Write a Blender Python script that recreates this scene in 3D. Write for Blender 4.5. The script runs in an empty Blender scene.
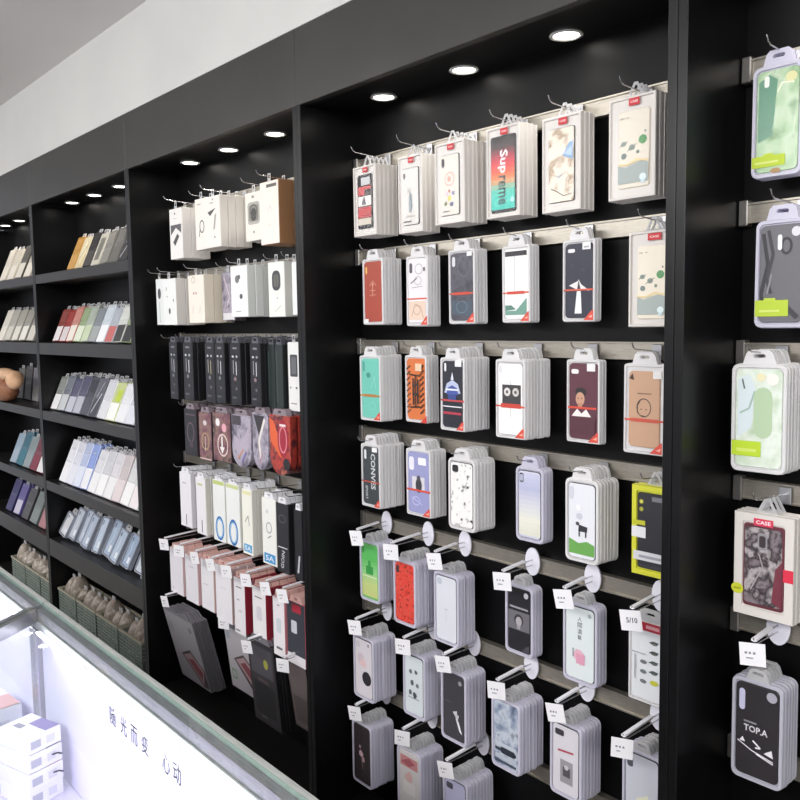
import bpy, math, random
from mathutils import Vector, Matrix
random.seed(7)
SC = bpy.context.scene
COL = SC.collection
PI = math.pi

# ------------------------------------------------------------------ materials
def lin(h):
    h = h.lstrip('#'); o = []
    for i in (0, 2, 4):
        c = int(h[i:i+2], 16)/255
        o.append(c/12.92 if c <= .04045 else ((c+.055)/1.055)**2.4)
    return (*o, 1)
MATS = {}
def newmat(name):
    m = bpy.data.materials.new(name); m.use_nodes = True
    return m, m.node_tree, m.node_tree.nodes['Principled BSDF']
def flat(hexc, rough=.45, metal=0., spec=.5):
    k = (hexc, rough, metal, spec)
    if k not in MATS:
        m, t, b = newmat('paint ' + hexc.strip('#'))
        b.inputs['Base Color'].default_value = lin(hexc); b.inputs['Roughness'].default_value = rough
        b.inputs['Metallic'].default_value = metal; b.inputs['Specular IOR Level'].default_value = spec
        MATS[k] = m
    return MATS[k]
def noisy(name, cols, scale=20, rough=.4, detail=4, stretch=(1, 1, 1), metal=0., bump=0., spec=.5):
    if name in MATS: return MATS[name]
    m, t, b = newmat(name); n = t.nodes; l = t.links
    tc = n.new('ShaderNodeTexCoord'); mp = n.new('ShaderNodeMapping'); mp.inputs['Scale'].default_value = stretch
    no = n.new('ShaderNodeTexNoise'); no.inputs['Scale'].default_value = scale; no.inputs['Detail'].default_value = detail
    cr = n.new('ShaderNodeValToRGB'); e = cr.color_ramp.elements
    while len(e) < len(cols): e.new(.5)
    for i, c in enumerate(cols):
        e[i].position = .3 + .4*i/max(1, len(cols)-1); e[i].color = lin(c)
    l.new(tc.outputs['Object'], mp.inputs['Vector']); l.new(mp.outputs[0], no.inputs['Vector'])
    l.new(no.outputs[0], cr.inputs[0]); l.new(cr.outputs[0], b.inputs['Base Color'])
    b.inputs['Roughness'].default_value = rough; b.inputs['Metallic'].default_value = metal
    b.inputs['Specular IOR Level'].default_value = spec
    if bump:
        bp = n.new('ShaderNodeBump'); bp.inputs['Strength'].default_value = bump
        l.new(no.outputs[0], bp.inputs['Height']); l.new(bp.outputs[0], b.inputs['Normal'])
    MATS[name] = m
    return m
def emit(name, hexc, s):
    m, t, b = newmat(name)
    b.inputs['Base Color'].default_value = lin(hexc)
    b.inputs['Emission Color'].default_value = lin(hexc); b.inputs['Emission Strength'].default_value = s
    return m
def pane(name, tint='#ffffff', gloss=1.0, rough=.03, f0=1.35, body=0., bodycol='#ffffff'):
    m = bpy.data.materials.new(name); m.use_nodes = True; t = m.node_tree; n = t.nodes; l = t.links; n.clear()
    o = n.new('ShaderNodeOutputMaterial'); tr = n.new('ShaderNodeBsdfTransparent'); tr.inputs[0].default_value = lin(tint)
    g = n.new('ShaderNodeBsdfGlossy'); g.inputs['Roughness'].default_value = rough
    fr = n.new('ShaderNodeFresnel'); fr.inputs['IOR'].default_value = f0
    mx = n.new('ShaderNodeMixShader')
    ge = n.new('ShaderNodeNewGeometry'); iv = n.new('ShaderNodeMath'); iv.operation = 'SUBTRACT'; iv.inputs[0].default_value = 1
    mu = n.new('ShaderNodeMath'); mu.operation = 'MULTIPLY'      # only the face towards the air reflects
    l.new(ge.outputs['Backfacing'], iv.inputs[1]); l.new(iv.outputs[0], mu.inputs[0]); l.new(fr.outputs[0], mu.inputs[1])
    l.new(mu.outputs[0], mx.inputs[0])
    if body:
        d = n.new('ShaderNodeBsdfDiffuse'); d.inputs[0].default_value = lin(bodycol)
        m2 = n.new('ShaderNodeMixShader'); m2.inputs[0].default_value = body
        l.new(tr.outputs[0], m2.inputs[1]); l.new(d.outputs[0], m2.inputs[2]); l.new(m2.outputs[0], mx.inputs[1])
    else:
        l.new(tr.outputs[0], mx.inputs[1])
    l.new(g.outputs[0], mx.inputs[2]); l.new(mx.outputs[0], o.inputs[0])
    return m
def frost(name, hexc, rough=.28, trans=.35):
    m, t, b = newmat(name); n = t.nodes; l = t.links
    b.inputs['Base Color'].default_value = lin(hexc); b.inputs['Roughness'].default_value = rough
    tl = n.new('ShaderNodeBsdfTranslucent'); tl.inputs[0].default_value = lin(hexc)
    mx = n.new('ShaderNodeMixShader'); mx.inputs[0].default_value = trans
    o = n['Material Output']
    l.new(b.outputs[0], mx.inputs[1]); l.new(tl.outputs[0], mx.inputs[2]); l.new(mx.outputs[0], o.inputs[0])
    return m

BLACK = noisy('black melamine', ['#0a0a0b', '#0f0f11'], 6, .33, 3, spec=.28)
BLACKF = noisy('black melamine fascia', ['#2f2e2c', '#383734'], 4, .38, 3, spec=.45)  # lighter than the other melamine: ceiling reflection put into its colour
BACKP = noisy('black back panel', ['#060607', '#0a0a0b'], 5, .42, 3, spec=.18)
SHELFM = noisy('dark shelf laminate', ['#1b1a19', '#232120'], 8, .38, 3)
STEEL = noisy('brushed rail steel', ['#a19b90', '#b3ada2', '#979186'], 30, .36, 4, (1, 20, 20), metal=.75)
ALU = noisy('brushed aluminium', ['#a9a9ac', '#c4c4c6'], 40, .35, 3, (1, 12, 12), metal=.8)
WIRE = flat('#c9c9cc', .25, .9)
FROST = frost('frosted blister plastic', '#f8f7f8')
FROSTG = frost('grey frosted blister plastic', '#d6d6e2')
FROSTW = frost('milky blister plastic', '#e6e4f3')  # lavender tint puts the lilac light of the lower rows into the colour
CLEARTAB = frost('clear tab plastic', '#e2e2e4', .15, .5)
FILM = pane('clear front film', '#ffffff', rough=.12, f0=1.2)
GLASS = pane('counter glass', '#fafcfc', rough=.02, f0=1.3)
GLASSEDGE = pane('green glass edge', '#b5cfc5', rough=.1, f0=1.4, body=.7, bodycol='#a9bdb5')
CLAM = pane('smoky clamshell plastic', '#d4dae6', rough=.12, f0=1.5, body=.5, bodycol='#c3cad8')
WHITEW = noisy('white bulkhead paint', ['#c8c8c6', '#cececb'], 3, .7, 2, spec=.2)
CEILM = noisy('grey ceiling paint', ['#d2d0ce', '#d8d6d4'], 2, .8, 2, spec=.2)
FLOORM = noisy('grey floor tile', ['#b5b2ac', '#c0bdb7'], 3, .3, 5)
LED = emit('downlight lens', '#fffaf0', 14)
STRIP = emit('led strip', '#f4f2ff', 6)
PANELW = noisy('white panel laminate', ['#dedbee', '#e5e2f2'], 3, .5, 2)  # white panel, its lavender cast stands in for violet light
SPECIAL = {
 'marble': lambda: noisy('marble print', ['#6f9cc9', '#ded6c8', '#e8dccb', '#a58a6b', '#dcd3c3'], 26, .3, 6),
 'inkred': lambda: noisy('red scribble print', ['#8d1f18', '#e0463a', '#e2574a', '#7a1712'], 90, .35, 5),
 'splotch': lambda: noisy('black splotch print', ['#17171a', '#f1f0ee', '#f4f3f1', '#f4f3f1'], 75, .35, 2),
 'swirl': lambda: noisy('dark swirl print', ['#3b3a42', '#55535e', '#2d2c34'], 30, .3, 5),
 'leafy': lambda: noisy('green leaf print', ['#4d7a4a', '#93b787', '#b8cfae', '#5f8d58'], 24, .3, 4),
 'palegreen': lambda: noisy('pale green clear print', ['#a9c6a0', '#cfdcc9', '#e4ece2', '#bdd2b2'], 22, .25, 4),
 'scenic': lambda: noisy('blue grey scenic print', ['#3d475c', '#8492ab', '#c8d0dc', '#59647a'], 30, .3, 5),
 'foil': lambda: noisy('crumpled foil print', ['#262024', '#8a8085', '#3a3236', '#b9b2b4', '#4a3f44'], 34, .2, 5),
 'cables': lambda: noisy('dark cable coil print', ['#1b1b1f', '#4a4a52', '#26262b', '#7d7d85'], 50, .25, 4),
 'darkpack': lambda: noisy('dark printed film', ['#17171b', '#2a2a30', '#101014'], 40, .3, 4, spec=.35),
 'rosepack': lambda: noisy('rose and gold print', ['#33222a', '#7a4c58', '#8f6f66', '#2c2022'], 28, .3, 4),
 'lilacpack': lambda: noisy('clear lilac print', ['#5f586d', '#b5adbb', '#8d8696', '#443e4d'], 26, .3, 4),
 'redpack': lambda: noisy('red orange print', ['#8d2434', '#b9483a', '#4d2030', '#c9745a'], 26, .3, 4),
}
def M(c):
    if not isinstance(c, str): return c
    return SPECIAL[c]() if c in SPECIAL else flat(c)

# ------------------------------------------------------------------ mesh builder
class MB:
    def __init__(s): s.v = []; s.f = []; s.m = []; s.sm = []; s.mats = []
    def mi(s, mat):
        mat = M(mat)
        if mat not in s.mats: s.mats.append(mat)
        return s.mats.index(mat)
    def add(s, vs, fs, mat, smooth=False):
        o = len(s.v); k = s.mi(mat); s.v += [tuple(p) for p in vs]
        for f in fs: s.f.append([i+o for i in f]); s.m.append(k); s.sm.append(smooth)
        return s
    def box(s, x0, x1, y0, y1, z0, z1, mat, bev=0.):
        if not bev:
            vs = [(x, y, z) for x in (x0, x1) for y in (y0, y1) for z in (z0, z1)]
            return s.add(vs, [(0,1,3,2),(4,6,7,5),(0,4,5,1),(2,3,7,6),(0,2,6,4),(1,5,7,3)], mat)
        # chamfered box: three nested rectangles
        b = min(bev, (x1-x0)/3, (y1-y0)/3, (z1-z0)/3)
        def ring(z, i): return [(x0+i, y0+i, z), (x1-i, y0+i, z), (x1-i, y1-i, z), (x0+i, y1-i, z)]
        def ring8(z, i):
            return [(x0+b, y0+i, z), (x1-b, y0+i, z), (x1-i, y0+b, z), (x1-i, y1-b, z), (x1-b, y1-i, z), (x0+b, y1-i, z), (x0+i, y1-b, z), (x0+i, y0+b, z)]
        rs = [ring8(z0, b*.999), ring8(z0+b, 0), ring8(z1-b, 0), ring8(z1, b*.999)]
        return s.loft(rs, mat, True, True)
    def loft(s, rings, mat, cap0=False, cap1=False, smooth=False):
        n = len(rings[0]); vs = [p for r in rings for p in r]; fs = []
        for i in range(len(rings)-1):
            for j in range(n):
                k = (j+1) % n
                fs.append((i*n+j, i*n+k, (i+1)*n+k, (i+1)*n+j))
        s.add(vs, fs, mat, smooth)
        if cap0: s.add(rings[0], [tuple(range(n))[::-1]], mat)
        if cap1: s.add(rings[-1], [tuple(range(n))], mat)
        return s
    def tube(s, pts, r, mat, n=6, smooth=True):
        pts = [Vector(p) for p in pts]; rings = []
        up = Vector((0, 0, 1))
        for i, p in enumerate(pts):
            d = (pts[min(i+1, len(pts)-1)] - pts[max(i-1, 0)]).normalized()
            a = d.cross(up if abs(d.z) < .95 else Vector((1, 0, 0))).normalized(); b = d.cross(a)
            rings.append([p + (a*math.cos(2*PI*k/n) + b*math.sin(2*PI*k/n))*r for k in range(n)])
        return s.loft(rings, mat, True, True, smooth)
    def plate(s, pts, y, mat, up=True):   # flat polygon in the xz plane facing -y
        n = len(pts); a = sum(pts[i][0]*pts[(i+1) % n][1]-pts[(i+1) % n][0]*pts[i][1] for i in range(n))
        if a < 0: pts = pts[::-1]
        return s.add([(p[0], y, p[1]) for p in pts], [tuple(range(n))], mat)
    def prism(s, pts, y0, y1, mat):       # polygon extruded from y0 (front) to y1 (back)
        n = len(pts); a = sum(pts[i][0]*pts[(i+1) % n][1]-pts[(i+1) % n][0]*pts[i][1] for i in range(n))
        if a < 0: pts = pts[::-1]
        return s.loft([[(p[0], y1, p[1]) for p in pts], [(p[0], y0, p[1]) for p in pts]], mat, True, True)
    def ringplate(s, outer, inner, y0, y1, mat):
        n = len(outer)
        o0 = [(p[0], y0, p[1]) for p in outer]; i0 = [(p[0], y0, p[1]) for p in inner]
        o1 = [(p[0], y1, p[1]) for p in outer]; i1 = [(p[0], y1, p[1]) for p in inner]
        return s.loft([o1, o0, i0, i1, o1], mat)
    def mesh(s, name):
        me = bpy.data.meshes.new(name); me.from_pydata(s.v, [], s.f)
        for m in s.mats: me.materials.append(m)
        me.polygons.foreach_set('material_index', s.m); me.polygons.foreach_set('use_smooth', s.sm)
        me.update(); return me
def rrect(x0, z0, x1, z1, r, n=5):
    r = min(r, abs(x1-x0)/2-1e-5, abs(z1-z0)/2-1e-5); out = []
    for cx, cz, a in ((x1-r, z0+r, -90), (x1-r, z1-r, 0), (x0+r, z1-r, 90), (x0+r, z0+r, 180)):
        for i in range(n):
            t = math.radians(a + 90*i/(n-1)); out.append((cx+r*math.cos(t), cz+r*math.sin(t)))
    return out
def ellipse(cx, cz, rx, rz, n=16): return [(cx+rx*math.cos(2*PI*i/n), cz+rz*math.sin(2*PI*i/n)) for i in range(n)]
_TX = {}
def textgeo(body):
    if body not in _TX:
        c = bpy.data.curves.new('writing', 'FONT'); c.body = body; c.resolution_u = 2; c.fill_mode = 'FRONT'; c.offset = .02 if body.isascii() else 0
        o = bpy.data.objects.new('writing', c); COL.objects.link(o)
        bpy.context.view_layer.update()
        me = bpy.data.meshes.new_from_object(o.evaluated_get(bpy.context.evaluated_depsgraph_get()))
        vs = [(v.co.x, v.co.y) for v in me.vertices]; fs = [tuple(p.vertices) for p in me.polygons]
        bpy.data.objects.remove(o); bpy.data.curves.remove(c); bpy.data.meshes.remove(me)
        _TX[body] = (vs, fs)
    return _TX[body]
def text(mb, body, cx, cz, w, h, y, mat, rot=0):  # fits the writing in a w x h box on the xz plane facing -y
    vs, fs = textgeo(body); a = math.radians(rot); c, s = math.cos(a), math.sin(a)
    p = [(x*c-z*s, x*s+z*c) for x, z in vs]
    if not p: return
    ax = min(q[0] for q in p); bx = max(q[0] for q in p); az = min(q[1] for q in p); bz = max(q[1] for q in p)
    sx = w/max(1e-6, bx-ax); sz = h/max(1e-6, bz-az)
    mb.add([(cx+(q[0]-(ax+bx)/2)*sx, y, cz+(q[1]-(az+bz)/2)*sz) for q in p], fs, mat)
def decal(mb, shapes, x0, z0, w, h, y, step=.00018):
    X = lambda u: x0+u*w
    Z = lambda v: z0+v*h
    for sh in shapes:
        y -= step; k = sh[0]
        if k == 'r': mb.plate([(X(sh[1]), Z(sh[2])), (X(sh[3]), Z(sh[2])), (X(sh[3]), Z(sh[4])), (X(sh[1]), Z(sh[4]))], y, sh[5])
        elif k == 'rr': mb.plate(rrect(X(sh[1]), Z(sh[2]), X(sh[3]), Z(sh[4]), sh[5]*w, 4), y, sh[6])
        elif k == 'e': mb.plate(ellipse(X(sh[1]), Z(sh[2]), sh[3]*w, sh[4]*w), y, sh[5])
        elif k == 'o': mb.ringplate(ellipse(X(sh[1]), Z(sh[2]), sh[3]*w, sh[4]*w), ellipse(X(sh[1]), Z(sh[2]), sh[3]*w-sh[5]*w, sh[4]*w-sh[5]*w), y, y+.0001, sh[6])
        elif k == 'p': mb.plate([(X(a), Z(b)) for a, b in sh[1]], y, sh[2])
        elif k == 'l':
            ps = [Vector((X(a), Z(b))) for a, b in sh[1]]; r = sh[2]*w/2
            for a, b in zip(ps, ps[1:]):
                d = (b-a); 
                if d.length < 1e-7: continue
                q = Vector((-d.y, d.x)).normalized()*r
                mb.plate([tuple(a+q), tuple(a-q), tuple(b-q), tuple(b+q)], y, sh[3]); y -= .00002
        elif k == 't': text(mb, sh[1], X(sh[2]), Z(sh[3]), sh[4]*w, sh[5]*h, y, sh[6], sh[7] if len(sh) > 7 else 0)
        elif k == 'g':   # vertical run of colours, bottom to top, in even bands
            cs = [lin(c) for c in sh[1]]; N = 14; a0, b0 = (sh[2], sh[3]) if len(sh) > 3 else (0.04, .96)
            for i in range(N):
                t = (i+.5)/N*(len(cs)-1); j = min(int(t), len(cs)-2); f = t-j
                c = [cs[j][q]*(1-f)+cs[j+1][q]*f for q in range(3)]
                hx = '#'+''.join('%02x' % max(0, min(255, int(round(255*(1.055*max(v, 0)**(1/2.4)-.055 if v > .0031 else 12.92*v))))) for v in c)
                mb.plate([(X(.03), Z(a0+(b0-a0)*i/N)), (X(.97), Z(a0+(b0-a0)*i/N)), (X(.97), Z(a0+(b0-a0)*(i+1)/N)), (X(.03), Z(a0+(b0-a0)*(i+1)/N))], y, hx)
    return y

# ------------------------------------------------------------------ object helpers
def obj(name, mb, parent=None, loc=(0, 0, 0), rot=(0, 0, 0)):
    me = mb.mesh(name) if isinstance(mb, MB) else mb
    o = bpy.data.objects.new(name, me); COL.objects.link(o); o.location = loc; o.rotation_euler = rot
    if parent: o.parent = parent
    return o
def tag(o, label, cat, group=None):
    o['label'] = label; o['category'] = cat
    if group: o['group'] = group
    return o
def thing(name, label, cat, loc=(0, 0, 0), rot=(0, 0, 0), group=None):
    o = bpy.data.objects.new(name, None); COL.objects.link(o); o.location = loc; o.rotation_euler = rot
    o.empty_display_size = .02
    return tag(o, label, cat, group)
def struct(name, mb):
    o = obj(name, mb); o['kind'] = 'structure'; return o
def dup(root, label, loc, rot, skip=()):
    r = root.copy(); COL.objects.link(r); r.location = loc; r.rotation_euler = rot; r['label'] = label
    for ch in root.children:
        if ch.name.split('.')[0] in skip: continue
        c = ch.copy(); COL.objects.link(c); c.parent = r
        for g in ch.children:
            d = g.copy(); COL.objects.link(d); d.parent = c
    return r
ORD = ['first', 'second', 'third', 'fourth', 'fifth', 'sixth', 'seventh', 'eighth', 'ninth', 'tenth', 'eleventh', 'twelfth']

# ------------------------------------------------------------------ camera
cam = bpy.data.cameras.new('camera'); co = bpy.data.objects.new('camera', cam); COL.objects.link(co)
RR = ((0.648484, 0.761087, -0.014683), (-0.059053, 0.069528, 0.995831), (-0.758934, 0.644913, -0.090032))
D = 1.4725
mw = Matrix.Identity(4)
for i in range(3):
    mw[i][0] = RR[0][i]; mw[i][1] = RR[1][i]; mw[i][2] = -RR[2][i]
mw.translation = Vector((0, -D, 1.5))
co.matrix_world = mw
cam.sensor_width = 36; cam.lens = 838.9/800*36; cam.clip_start = .02
SC.camera = co

# ------------------------------------------------------------------ room
FY = -.1825            # front plane of the cabinets; the rails stand on y = 0
BY = .014              # face of the back panels
ZF, ZT = 2.085, 2.284  # fascia bottom and top
ZC = 2.622
struct('floor', MB().box(-7, 2.5, -5, .3, -.08, 0, FLOORM))
struct('ceiling', MB().box(-7, 2.5, -5, .3, ZC, ZC+.08, CEILM))
struct('wall_back', MB().box(-7, 2.5, .05, .2, 0, ZC, WHITEW))
struct('trim_1', MB().box(-7, 2.5, FY+.004, .05, ZT+.003, ZC, WHITEW))

# ------------------------------------------------------------------ cabinets
DIV = [.40, -.793, -1.931, -3.067, -4.199, -5.37]
PT = .018
RZ_A = [1.957, 1.707, 1.457, 1.207, .957, .707, .457]
RZ_B = [1.957, 1.712, 1.475, 1.240, 1.012, .745, .53]
SHELF = [(1.757, .042), (1.437, .055), (1.112, .044), (.771, .045), (.485, .085)]
CABL = ['black display cabinet of hanging phone cases at the right edge of the photo',
        'wide black display cabinet with rails of phone case packs in the centre',
        'black display cabinet of hanging earphone and cable boxes left of the centre',
        'black shelf cabinet with leaning packs, left of the hanging-box cabinet',
        'farthest black shelf cabinet, cut by the left edge of the photo']
for i in range(5):
    x1, x0 = DIV[i]-.0005, DIV[i+1]+.0005
    c = thing('display_cabinet', CABL[i], 'cabinet', ((x0+x1)/2, 0, 0), group='black wall cabinets')
    L, Rr = x0-(x0+x1)/2, x1-(x0+x1)/2
    obj('back_panel', MB().box(L+PT, Rr-PT, BY, BY+.018, .1, ZT-.02, BACKP), c)
    for a in (L, Rr-PT):
        obj('side_panel', MB().box(a, a+PT, FY, BY+.018, 0, ZF, BLACK, .0012), c)
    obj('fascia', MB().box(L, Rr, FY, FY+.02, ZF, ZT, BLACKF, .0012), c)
    obj('soffit', MB().box(L, Rr, FY+.021, BY+.018, ZF+.004, ZF+.022, BLACK), c)
    obj('top_panel', MB().box(L, Rr, FY+.021, BY+.018, ZT-.018, ZT, BLACK), c)
    obj('base_deck', MB().box(L+PT, Rr-PT, FY+.004, BY, .082, .1, SHELFM), c)
    obj('plinth', MB().box(L+PT, Rr-PT, FY+.02, FY+.036, 0, .081, BLACK), c)
    if i >= 3:
        for z, t in SHELF:
            obj('shelf', MB().box(L+PT, Rr-PT, FY+.001, BY-.001, z-t, z, SHELFM, .0015), c)
    else:
        for z in (RZ_B if i == 2 else RZ_A):
            mb = MB()
            mb.box(L+PT+.016, Rr-PT-.016, .0, BY-.0005, z-.036, z, STEEL)
            mb.box(L+PT+.016, Rr-PT-.016, -.004, -.0001, z-.0035, z, STEEL); mb.box(L+PT+.016, Rr-PT-.016, -.004, -.0001, z-.036, z-.0325, STEEL)
            r = obj('hanging_rail', mb, c)
            for a in (L+PT+.001, Rr-PT-.0185):
                obj('rail_bracket', MB().box(a, a+.0175, -.008, BY-.0005, z-.041, z+.005, flat('#8d8a86', .35, .8), .002), r)

# ------------------------------------------------------------------ downlights
ring = MB(); N = 24
def circ(r, z): return [(r*math.cos(2*PI*k/N), r*math.sin(2*PI*k/N), z) for k in range(N)]
ring.loft([circ(.034, 0), circ(.035, -.003), circ(.029, -.004), circ(.026, -.001), circ(.026, .0), circ(.034, 0)], flat('#d9d9d6', .3), smooth=True)
ringm = ring.mesh('trim_ring')
lensm = MB().add(circ(.0258, -.0012), [tuple(range(N))[::-1]], LED).mesh('lens')
LX = [(0, [-.55, -.2, .15]), (1, [-1.134, -1.432, -1.727]), (2, [-2.254, -2.544, -2.823]), (3, [-3.457, -3.745, -4.025]), (4, [-4.56, -4.838, -5.10])]
BN = ['right-edge cabinet', 'wide case cabinet', 'earphone-box cabinet', 'shelf cabinet', 'farthest cabinet']
for b, xs in LX:
    for k, x in enumerate(xs):
        d = thing('downlight', 'round lit downlight in the %s soffit, %s from its right' % (BN[b], ORD[k]), 'downlight', (x, -.045, ZF+.0038), group='soffit downlights')
        obj('trim_ring', ringm, d); obj('lens', lensm, d)
        l = bpy.data.lights.new('downlight beam', 'SPOT'); l.energy = 2.4; l.spot_size = math.radians(125); l.spot_blend = .8; l.shadow_soft_size = .026; l.color = (1, .95, .87)
        lo = bpy.data.objects.new('downlight beam', l); COL.objects.link(lo); lo.location = (x, -.055, ZF-.006)

# ------------------------------------------------------------------ hooks
def make_hook(x, z, L, label, group, style='wire', tagtxt=None, tilt=0.):
    hk = thing('display_hook', label, 'hook', (x, -.0042, z-.018), group=group)
    mb = MB().box(-.011, .011, -.003, 0, -.017, .0135, flat('#b4b4b8', .3, .7), .001)
    obj('mount', mb, hk)
    y1 = -L+.0042
    rise = .006 if style == 'wire' else -.002
    pts = [(0, -.002, .0), (0, y1*.5, rise*.5), (0, y1, rise), (0, y1-.008, rise+.004), (0, y1-.013, rise+.013)]
    obj('prong', MB().tube(pts, .0014, WIRE), hk)
    if style == 'tag':
        mb = MB(); mb.prism(ellipse(0, .008, .0215, .033, 20), -.0065, -.0032, flat('#e6e5f0', .3))
        obj('backplate', mb, hk)
        ya = y1-.012
        mb = MB().tube([(0, -.007, .012), (0, ya*.5, .010), (0, ya, .004)], .0016, WIRE)
        mb.loft([[(-.0045, -.035, .0125), (.0045, -.035, .0125), (.0045, -.035, .0165), (-.0045, -.035, .0165)], [(-.0045, ya, .0055), (.0045, ya, .0055), (.0045, ya, .0095), (-.0045, ya, .0095)]], flat('#f0eff5', .35), True, True)
        obj('price_arm', mb, hk)
        mb = MB(); mb.box(-.021, .021, -.0012, 0, -.024, .018, flat('#f4f3f7', .4))
        if tagtxt: text(mb, tagtxt, .002, -.002, .022, .011, -.0015, '#4a4a55')
        else:
            rd = random.Random(int(x*1000))
            decal(mb, [('r', .2+i*.16, .52, .2+i*.16+rd.uniform(.05, .1), .62, '#8a8a96') for i in range(3)]+[('r', .25, .32, .25+rd.uniform(.15, .3), .38, '#9d9da8')], -.021, -.024, .042, .042, -.0013)
        obj('price_tag', mb, hk, (0, ya-.003, -.014), (.1, tilt*.6, .45+tilt))
    return hk

# ------------------------------------------------------------------ phone case packs
def case_mesh(cw, ch, t, base, shapes, r=.009, cam_=('#1a1a1d',), rim=None):
    mb = MB()
    o = rrect(-cw/2, 0, cw/2, ch, r)
    i = rrect(-cw/2+.0012, .0012, cw/2-.0012, ch-.0012, r-.001)
    mb.loft([[(p[0], 0, p[1]) for p in o], [(p[0], -t+.0012, p[1]) for p in o], [(p[0], -t, p[1]) for p in i]], rim or base, True, False)
    mb.plate(i, -t, base)
    y = decal(mb, shapes, -cw/2, 0, cw, ch, -t)
    return mb, y
def shell_mesh(w, h, t, r, mat, rim):
    O = rrect(-w/2, 0, w/2, h, r); I = rrect(-w/2+.0009, .0009, w/2-.0009, h-.0009, r-.001)
    A = rrect(-w/2+.002, .002, w/2-.002, h-.002, r-.0015)
    B = rrect(-w/2+rim, rim, w/2-rim, h-rim, max(.003, r-rim+.003)); C = rrect(-w/2+rim+.001, rim+.001, w/2-rim-.001, h-rim-.001, max(.003, r-rim+.002))
    f = lambda L, y: [(p[0], y, p[1]) for p in L]
    mb = MB()
    mb.loft([f(O, 0), f(O, -.0018), f(I, -.0022), f(I, -t+.0016), f(A, -t), f(B, -t), f(C, -t+.0045)], mat, True, True)
    return mb
def tab_mesh(w, h, t, mat, style='euro'):
    mb = MB()
    a, b, H = (.30, .21, .023) if style == 'euro' else (.22, .13, .020)
    if style == 'tri':
        o = [(-.019, h), (.019, h), (.004, h+.027), (-.004, h+.027)]; i = [(-.011, h+.003), (.011, h+.003), (.002, h+.021), (-.002, h+.021)]
        mb.ringplate(o, i, -.0014, -.0004, mat); return mb
    wa, wb = w*a, w*b
    n = 4
    o = [(-wa, h-.001), (wa, h-.001), (wb+.003, h+H*.75), (wb-.003, h+H), (-wb+.003, h+H), (-wb-.003, h+H*.75)]
    i = [(-.009, h+H*.42), (.009, h+H*.42), (.011, h+H*.56), (.008, h+H*.7), (-.008, h+H*.7), (-.011, h+H*.56)]
    mb.ringplate(o, i, -t+.002, -.002, mat)
    return mb

def bbox2(sh):
    k = sh[0]
    if k in 'r' or k == 'rr': return sh[1:5]
    if k in 'eo': return (sh[1]-sh[3], sh[2]-sh[4]*.5, sh[1]+sh[3], sh[2]+sh[4]*.5)
    if k == 't': return (sh[2]-sh[4]/2, sh[3]-sh[5]/2, sh[2]+sh[4]/2, sh[3]+sh[5]/2)
    xs = [p[0] for p in sh[1]]; ys = [p[1] for p in sh[1]]; return (min(xs), min(ys), max(xs), max(ys))
def clusters(shapes):      # stickers that touch or overlap are one printed sticker
    out = []
    for sh in shapes:
        b = bbox2(sh); hit = [g for g in out if any(b[0] <= c[2] and c[0] <= b[2] and b[1] <= c[3] and c[1] <= b[3] for c in map(bbox2, g))]
        out = [g for g in out if g not in hit] + [sum(hit, [])+[sh]]
    return out
BAND = lambda z=.37: [('r', .05, z, .95, z+.02, '#d8604c'), ('r', .2, z-.008, .8, z+.028, '#cf4a38')]
CORNER = [('p', [(.95, .022), (.95, .15), (.88, .13), (.66, .022)], '#d9503f'), ('p', [(.9, .05), (.93, .09), (.8, .06)], '#efb0a2')]
def cam_dots(x=.1, y=.86, c='#e9e9ee', bg=None):
    return [('rr', x, y-.07, x+.13, y+.07, .06, c)]

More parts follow.
